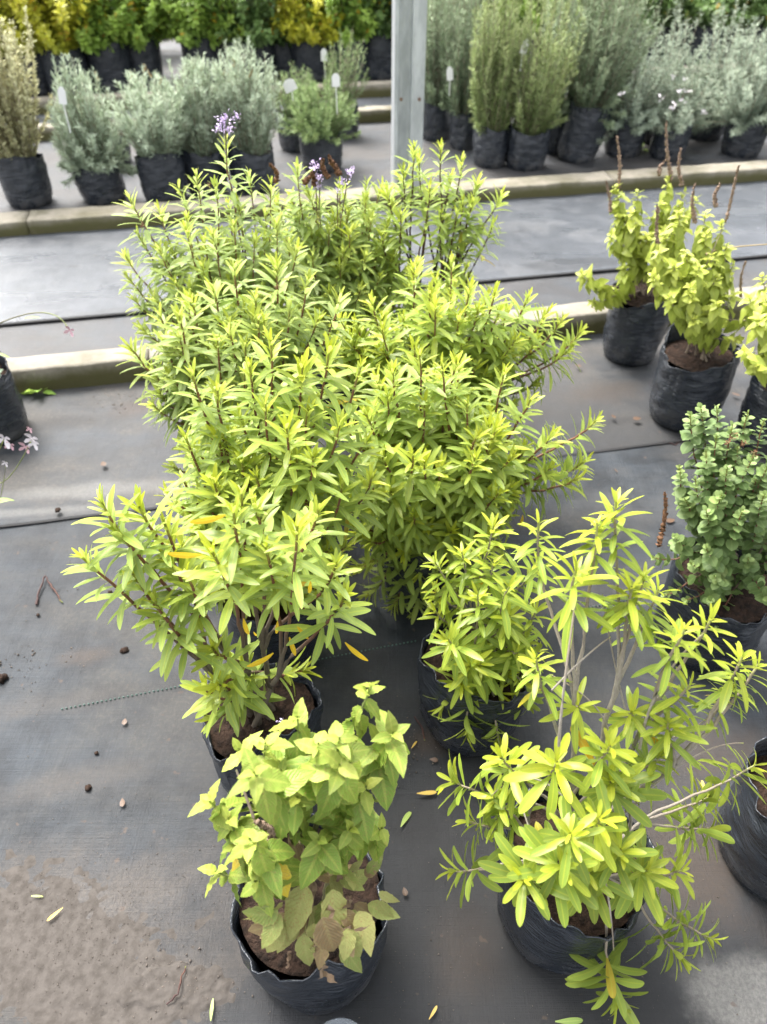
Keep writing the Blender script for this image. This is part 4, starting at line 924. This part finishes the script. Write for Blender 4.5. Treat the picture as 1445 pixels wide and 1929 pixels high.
# ================================================================== BED BETWEEN THE FAR KERBS
def place(px, py, H=.26): c = G(px, py, H); return float(c[0]), float(c[1])
def bag_at(name, bx, by, w_, label, group, H=.25, cat='plant', tilt=(0, 0), big=None, **k):
    c = G(bx, by); R = min(.135, max(.09, w_/2/F*(c[1]*cT+CAMH*sT))); R = big or R; 
    return potted(name, float(c[0]), float(c[1])+R*.9, label, cat, group, R=R, H=H, tilt=tilt, z=.004, **k)
GL = 'grey green lavender plants in black bags'; GRo = 'rosemary bushes in black bags behind the far kerb'
t = bag_at('potted_dry_plant', 45, 396, 95, 'tall dried tan plant in the black bag at the left edge behind the far kerb', None, H=.26)
bush(t, 'small', 'dry', ns=130, hgt=1.0, rad=.30, L=.03, per=100, stem='straw' if 0 else 'stem_tan', lean=(-.05, .05), tone=(.1, .9), seed=1)
t = bag_at('lavender', 190, 390, 92, 'leftmost lavender, sprawling, hanging green over the side of its grey bag', GL, H=.2, tilt=(0, -.1))
bush(t, 'needle', 'lavender', ns=120, hgt=.58, rad=.23, L=.040, per=120, tone=(.0, .9), seed=2, drop=.4, lean=(.04, 0))
t = bag_at('dark_herb', 215, 315, 60, 'brownish withered herb beside the leftmost lavender', None, H=.18)
bush(t, 'small', 'brownleaf', ns=60, hgt=.30, rad=.15, L=.024, per=40, tone=(.1, .8), seed=3, lean=(-.18, -.12))
t = bag_at('lavender', 305, 388, 85, 'round lavender dome second from left in the kerb bed', GL, H=.27)
bush(t, 'needle', 'lavender', ns=130, hgt=.46, rad=.24, L=.040, per=120, tone=(.1, 1), seed=4)
t = bag_at('lavender', 385, 372, 80, 'narrow upright lavender just left of the purple flower head', GL, H=.25)
bush(t, 'needle', 'lavender', ns=90, hgt=.55, rad=.18, L=.040, per=120, tone=(.1, 1), seed=5)
t = bag_at('lavender', 475, 368, 85, 'tall pale lavender with flower stalks just right of the purple flower head', GL, H=.24)
bush(t, 'needle', 'lavender', ns=120, hgt=.60, rad=.22, L=.040, per=120, tone=(.2, 1), seed=6)
for px, py, q in [(285, 130, 0), (300, 145, 0), (245, 135, 0), (440, 110, 0), (420, 125, 0), (365, 118, 0), (470, 130, 0), (500, 190, 0), (270, 120, 0), (185, 135, 0)]:
    Yv = 4.75; spike(t, V(px, py+16, Yv), V(px-1, py, Yv), .006, 'lavspike' if 0 else 'straw', 'flower_stalk', seed=px)
t = bag_at('dark_bag_plant', 350, 330, 90, 'black bag with sparse growth standing behind the lavender domes', None, H=.25)
bush(t, 'needle', 'lavender', ns=30, hgt=.3, rad=.12, L=.03, per=30, seed=31)
GS = 'low spreading dark green bushes left of the post'
t = bag_at('low_bush', 605, 330, 95, 'low spreading dark green bush in the front bag left of the metal post', GS, H=.24)
bush(t, 'needle', 'green_needle', ns=120, hgt=.34, rad=.28, L=.036, per=100, tone=(.2, 1), seed=7, drop=.4)
t = bag_at('low_bush', 560, 290, 70, 'small sparse bush behind and left of the low spreading one', GS, H=.22)
bush(t, 'needle', 'green_needle', ns=90, hgt=.34, rad=.18, L=.032, per=50, tone=(.1, .8), seed=8)
t = bag_at('low_bush', 645, 265, 62, 'bush with one long arching branch beside the metal post', GS, H=.22)
bush(t, 'needle', 'green_needle', ns=60, hgt=.48, rad=.17, L=.03, per=60, tone=(.1, .8), seed=9, lean=(.08, .1))
# right of the post
spec = [
 (822, 268, 58, .25, 'rosemary', 115, .72, .15, 'tall rosemary immediately right of the metal post', (0, 0)),
 (873, 285, 50, .25, 'rosemary', 90, .74, .13, 'tall rosemary in a slim bag, second right of the post', (0, 0)),
 (848, 240, 50, .22, 'rosemary', 80, .7, .13, 'rosemary standing behind the first two right of the post', (0, 0)),
 (925, 320, 66, .24, 'rosemary_yellow', 130, .68, .13, 'tall yellowish rosemary growing as a dense column', (0, 0)),
 (993, 325, 84, .23, 'rosemary_yellow', 100, .66, .19, 'loose yellowing rosemary nearest the kerb joint with long bare twigs', (0, 0)),
 (1045, 292, 60, .22, 'rosemary', 90, .75, .14, 'dark rosemary behind the yellowing one, its bag half hidden', (0, 0)),
 (1088, 310, 88, .34, 'rosemary', 170, .72, .21, 'big dense rosemary in the tall bag that leans right', (0, .16)),
 (1178, 300, 72, .24, 'westringia', 120, .55, .24, 'spreading grey bush right of the leaning bag', (0, 0)),
 (1235, 275, 60, .22, 'westringia', 100, .6, .24, 'grey bush behind the white flowered one', (0, 0)),
 (1335, 268, 70, .24, 'westringia', 110, .6, .26, 'grey bush in a dark bag behind and right of the white flowers', (0, 0)),
 (1405, 300, 84, .24, 'westringia', 160, .62, .28, 'large silvery bush in a shiny crumpled bag at the right edge', (0, 0)),
]
for i, (bx, by, w_, H, mt, ns, hg, rd, lab, tl) in enumerate(spec):
    ros = mt.startswith('rose')
    t = bag_at('rosemary' if ros else 'coastal_bush', bx, by, w_, lab, GRo if ros else 'silvery grey spreading bushes', H=H, tilt=tl)
    bush(t, 'needle', mt, ns=ns, hgt=hg*(1.5 if ros else 1.12), rad=rd*1.45, L=.036 if ros else .034, per=150, hlo=.12, tone=(0, .9), seed=10+i, upright=.75 if ros else .5, el=(20, 60) if ros else (30, 80), drop=.12 if ros else .35, stemr=.0016)
t = bag_at('white_flower_bush', 1262, 306, 66, 'grey bush with tiny white flowers in a torn grey bag', None, H=.2)
bush(t, 'needle', 'westringia', ns=80, hgt=.34, rad=.25, L=.032, per=100, tone=(.3, 1), seed=30, upright=.5, drop=.3, el=(30, 80))
for k, (a, b) in enumerate([(1270, 145), (1292, 147), (1280, 175), (1295, 173), (1272, 198), (1245, 187), (1264, 205), (1170, 180), (1322, 213), (1285, 190)]):
    flower(t, V(a, b, 4.95), .026, 5, 'petal_white', seed=k, petal=.8)
# extra right-hand plants just out of the frame
t = bag_at('coastal_bush', 1530, 290, 84, 'silvery bush just past the right edge', 'silvery grey spreading bushes', H=.24); bush(t, 'needle', 'westringia', ns=90, hgt=.5, rad=.26, L=.026, per=60, tone=(0, .9), seed=44, upright=.6, drop=.35, el=(30, 80))

# plant tags
def tag_at(px, py, Y, label, ang=0, tw=.022, th=.05, stake=.14):
    tw *= 1.35; th *= 1.3
    c = V(px, py, Y); t = empty('plant_tag', (c[0], c[1], c[2]-stake), label, 'plant tag', 'white plant tags on stakes')
    v = [(x_, y_, z_) for z_ in (0, 1) for x_, y_ in ((-.0025, 0), (.0025, 0), (.0025, .0012), (-.0025, .0012))]
    f = [(0, 1, 2, 3), (4, 7, 6, 5), (0, 4, 5, 1), (1, 5, 6, 2), (2, 6, 7, 3), (3, 7, 4, 0)]
    link('stake', mesh('stake', [(a, b, z_*stake*1.0) for a, b, z_ in v], f, smooth=False), M['tag'], t)
    ca, sa = math.cos(ang), math.sin(ang)
    pl = [(-tw/2, 0), (tw/2, 0), (tw/2, th*.75), (tw*.2, th), (-tw*.2, th), (-tw/2, th*.75)]
    vv = [(x_*ca-z_*sa, y_, stake-.01+x_*sa+z_*ca) for y_ in (-.0015, -.0005) for x_, z_ in pl]
    n = len(pl); ff = [tuple(range(n)), tuple(range(2*n-1, n-1, -1))]+[(i, i+n, (i+1) % n+n, (i+1) % n) for i in range(n)]
    link('tag_plate', mesh('tag_plate', vv, ff, smooth=False), M['tag'], t)
tag_at(118, 192, 4.05, 'white tag left of the leftmost lavender', -.15, .028, .06)
tag_at(550, 168, 4.9, 'wide white tag over the small sparse bush, nearly as broad as tall', .4, .055, .05, .06)
tag_at(611, 112, 6.2, 'highest white tag left of the post, in front of the yellow leaved shrub', 0, .035, .06)
tag_at(633, 160, 5.0, 'white tag on a long stake nearest the left side of the post', 0, .035, .055, .16)
tag_at(848, 148, 5.4, 'white tag low between the first two rosemaries right of the post', .1, .03, .06, .1)
tag_at(984, 98, 5.1, 'white tag tilted among the yellowing rosemary twigs', -.3, .03, .06, .1)

# ================================================================== FAR ROWS
far = [ # px, py of bag foot, colour, height, radius, label
 (60, 185, 'yellowshrub', .75, .36, 'bright yellow shrub at the upper left corner'),
 (125, 188, 'yellowshrub', .55, .30, 'yellow shrub with dark bag beside the upper left one'),
 (205, 178, 'shrub', .6, .26, 'thin green shrub between the yellow and the green domes'),
 (265, 165, 'shrub', .62, .33, 'rounded green shrub, first of three in the far row'),
 (385, 163, 'shrub', .62, .33, 'rounded green shrub in the middle of the far row'),
 (482, 160, 'darkshrub', .62, .32, 'dark green shrub right of the rounded green ones'),
 (585, 158, 'yellowshrub', .40, .26, 'low yellow leaved shrub in the far row left of the post'),
 (660, 158, 'shrub', .70, .28, 'shrub with a few orange leaves beside the post'),
 (715, 155, 'darkshrub', .6, .28, 'dark shrub immediately left of the post in the far row'),
 (-60, 190, 'shrub', .7, .3, 'green shrub beyond the left edge of the far row'),
 (850, 150, 'darkshrub', .6, .3, 'dark shrub right of the post seen between rosemaries'),
 (960, 148, 'shrub', .6, .3, 'green shrub seen behind the yellowish rosemary'),
 (1080, 140, 'darkshrub', .55, .3, 'dark shrub behind the big rosemary'),
 (1200, 130, 'darkshrub', .4, .25, 'dark leafless looking shrub above the grey bushes'),
 (1320, 125, 'darkshrub', .4, .28, 'dark shrub above the silvery bush'),
 (1430, 120, 'darkshrub', .4, .28, 'dark shrub at the upper right corner'),
]
for i, (bx, by, mt, hg, rd, lab) in enumerate(far):
    t = bag_at('far_shrub', bx, by, 95, lab, 'shrubs in black bags in the far row', H=.36, flop=.1, big=.18)
    bush(t, 'small', mt, ns=150, hgt=hg*1.35, rad=rd*1.6, L=.060, per=70, hlo=.15, stem='stem_dark', tone=(.0, 1), seed=60+i, upright=.7, el=(30, 90), yel=.03, stemr=.003)
wd = {'yellowshrub': 'yellow', 'shrub': 'green', 'darkshrub': 'dark green'}
ordw = ['first', 'second', 'third', 'fourth', 'fifth', 'sixth', 'seventh', 'eighth', 'ninth', 'tenth', 'eleventh', 'twelfth', 'thirteenth', 'fourteenth']
rows = [('row close behind the far row', 7.95, .55, ['yellowshrub', 'yellowshrub', 'yellowshrub', 'shrub', 'darkshrub', 'shrub', 'darkshrub', 'yellowshrub', 'shrub', 'darkshrub', 'darkshrub', 'shrub', 'darkshrub', 'darkshrub'], -3.4, .62),
        ('second row from the back', 9.3, .8, ['yellowshrub', 'yellowshrub', 'shrub', 'shrub', 'yellowshrub', 'shrub', 'darkshrub', 'darkshrub', 'darkshrub', 'shrub', 'darkshrub', 'shrub'], -4.2, .85),
        ('very last row', 11.2, 1.0, ['shrub', 'darkshrub', 'shrub', 'darkshrub', 'shrub', 'darkshrub', 'shrub', 'shrub', 'darkshrub', 'shrub', 'darkshrub'], -5.5, 1.1)]
for j, (rn, Y0, hg, kinds, x0, dx) in enumerate(rows):
    for i, mt in enumerate(kinds):
        xx = x0+dx*i+random.uniform(-.08, .08)
        t = potted('far_shrub', xx, Y0+.2*xx+random.uniform(-.1, .1), '%s shrub, %s from the left in the %s' % (wd[mt], ordw[i], rn), 'plant', 'shrubs in the '+rn, R=.16, H=.3, z=.0)
        bush(t, 'small', mt, ns=90, hgt=hg*random.uniform(.85, 1.1), rad=.40+.06*j, L=.068, per=44, stem='stem_dark', tone=(0, 1), seed=90+i*3+j, upright=.7, el=(30, 90), stemr=.004, yel=.02)

finish_plants()

# ================================================================== LITTER
def fallen(px, py, L, ang, kind, mat, label, z=.014, wid=None, group='fallen leaves on the ground fabric'):
    c = G(px, py, z); o = link('fallen_leaf', leaf_mesh(kind, random.randrange(NV), random.random(), 0, .6, mat).copy(), None, None, c)
    o.scale = (L, L, L*.3); o.rotation_euler = (random.uniform(-.1, .15), random.uniform(-.15, .15), ang); tag(o, label, 'fallen leaf', group)
    o.location.z = z+.006
fallen(120, 1712, .034, 2.4, 'lancebroad', 'fallen_yellow', 'yellow leaf on the spilled soil at the lower left')
fallen(785, 1497, .045, -1.5, 'lancebroad', 'fallen_yellow', 'orange yellow leaf between the two nearest bags, higher of the close pair', .02)
fallen(755, 1560, .046, -.45, 'lancebroad', 'fallen_green', 'green yellow leaf just below the orange one between the nearest bags')
fallen(775, 1412, .024, -.6, 'lancebroad', 'fallen_yellow', 'small yellow leaf near the soil crumbs left of the second right bag')
fallen(808, 1922, .026, -.7, 'lancebroad', 'fallen_yellow', 'small yellow leaf at the bottom edge between the nearest bags')
fallen(398, 1925, .036, .1, 'lance', 'fallen_green', 'green leaf upright in view at the bottom edge left of the sage bag')
fallen(1045, 1926, .05, -1.6, 'lancebroad', 'fallen_green', 'pale green leaf at the bottom edge below the right bag')
fallen(198, 880, .034, .6, 'basil', 'fallen_tan', 'curled orange leaf on the pale strip left of the bushes')
fallen(1158, 790, .026, .2, 'basil', 'fallen_tan', 'left one of two tan leaves by the front herb bag')
fallen(1192, 792, .034, -1.3, 'basil', 'fallen_tan', 'right and larger one of two tan leaves by the front herb bag')
fallen(1095, 692, .028, 1.3, 'basil', 'fallen_tan', 'faint tan leaf near the kerb right of the bushes')
fallen(1393, 748, .034, .8, 'basil', 'fallen_tan', 'tan leaf right of the front herb bag')
fallen(1163, 892, .022, .3, 'lance', 'fallen_tan', 'curled tan scrap below the long seam')
fallen(1255, 985, .032, -1.2, 'basil', 'fallen_tan', 'tan leaf left of the round leaved shrub')
fallen(235, 1368, .02, .2, 'basil', 'fallen_tan', 'tiny tan scrap below the dotted stitching')
fallen(232, 1522, .022, .3, 'basil', 'fallen_tan', 'small brown scrap in the open fabric at the left')
fallen(825, 1435, .02, 1.4, 'basil', 'fallen_tan', 'pale scrap beside the second right bag')
fallen(765, 1690, .018, .3, 'basil', 'fallen_tan', 'pale scrap left of the nearest right bag')
fallen(1325, 1500, .034, -.2, 'lancebroad', 'fallen_yellow', 'orange leaf on the bare ground right of the nearest right bag')
fallen(60, 1690, .024, -1.5, 'lance', 'fallen_green', 'faint green scrap on the spilled soil')
def twig(pts, label, r=.0022):
    ps = [G(a, b, z_) for a, b, z_ in pts]; path = []
    for i in range(len(ps)-1):
        for k in range(5): path.append(ps[i]+(ps[i+1]-ps[i])*k/5+rng.normal(0, .0012, 3))
    path.append(ps[-1]); v, f, c = tube(np.array(path), np.linspace(r, r*.6, len(path))*rng.uniform(.7, 1.5, len(path)), 6)
    o = link('twig', mesh('twig', v, f, colr=c), M['stem_dark']); tag(o, label, 'twig', 'dry twigs on the fabric')
twig([(68, 1140, .016), (75, 1110, .018), (85, 1085, .022), (98, 1105, .018), (118, 1135, .016)], 'forked brown twig on the fabric at the left edge', .003)
twig([(315, 1890, .02), (335, 1870, .025), (350, 1820, .02)], 'dark twig on the soil left of the sage bag', .002)
twig([(780, 1350, .016), (795, 1370, .02), (800, 1395, .016)], 'root scraps left of the second right bag', .002)
twig([(1250, 832, .008), (1272, 838, .012), (1285, 828, .008)], 'dark twig at the foot of the front herb bag', .003)
# clods
def clod(px, py, s, label):
    c = G(px, py); segs = 12; v = []; 
    for j in range(7):
        ph = math.pi*j/6
        for i in range(segs):
            a = 2*math.pi*i/segs; d = Vector((math.sin(ph)*math.cos(a), math.sin(ph)*math.sin(a), math.cos(ph)))
            q = s*(1+.5*noise.noise(d*1.7+Vector((px, py, 0)))+.3*noise.noise(d*5+Vector((py, px, 0))))
            v.append((d.x*q, d.y*q, d.z*q*.6))
    f = np.array([(j*segs+i, j*segs+(i+1) % segs, (j+1)*segs+(i+1) % segs, (j+1)*segs+i) for j in range(6) for i in range(segs)])
    o = link('soil_clod', mesh('soil_clod', v, f), M['soil'], None, (c[0], c[1], .014+s*.3)); tag(o, label, 'soil clod', 'soil clods on the fabric')
clod(238, 1232, .011, 'dark clod at the right end of the small soil smear')
clod(8, 1285, .014, 'brown clod at the left edge')
clod(210, 1142-20, .006, 'pebble sized clod above the small soil smear')
clod(75, 1165, .005, 'tiny clod under the forked twig')
clod(112, 968, .010, 'brown clod on the pale strip above the long seam')
clod(185, 1425, .005, 'tiny clod in the middle of the open fabric')
clod(170, 1490, .008, 'flat clod in the open fabric above the spilled soil')

# weeds
def weed(px, py, n, L, label, mat='shrub', kind='basil', el=25):
    c = G(px, py); t = empty('weed', (c[0], c[1], .004), label, 'weed', 'weeds growing at the kerbs')
    for i in range(n):
        a = i*2*math.pi/n+random.uniform(-.3, .3); e = math.radians(random.uniform(el-15, el+35)); d = np.array((math.cos(a)*math.cos(e), math.sin(a)*math.cos(e), math.sin(e)))
        s1 = nrm(np.cross(d, (0, 0, 1))); n1 = np.cross(s1, d); sc_ = L*random.uniform(.7, 1.1)
        o = link('leaf', leaf_mesh(kind, i % NV, random.random(), 0, .8, mat), None, t); p = d*.018
        m3 = np.stack((s1, d, n1), -1)*sc_; o.matrix_local = Matrix([[*m3[r], p[r]] for r in range(3)]+[[0, 0, 0, 1]])
        v, f, cc = tube(np.linspace((0, 0, 0), p*1.1, 3), (.0015, .0012, .001), 5); link('leaf_stalk', mesh('leaf_stalk', v, f, colr=cc), M['stem_green'], t)
weed(75, 742, 6, .058, 'green broad leaved weed at the foot of the near kerb')
weed(1212, 352, 7, .055, 'small green weed at the foot of the far kerb behind the herbs')
weed(1205, 285, 8, .05, 'tuft of green weed in front of the grey bush bags')
weed(700, 215, 8, .07, 'ragged weed by the far kerb left of the post', 'rosemary', 'lance')
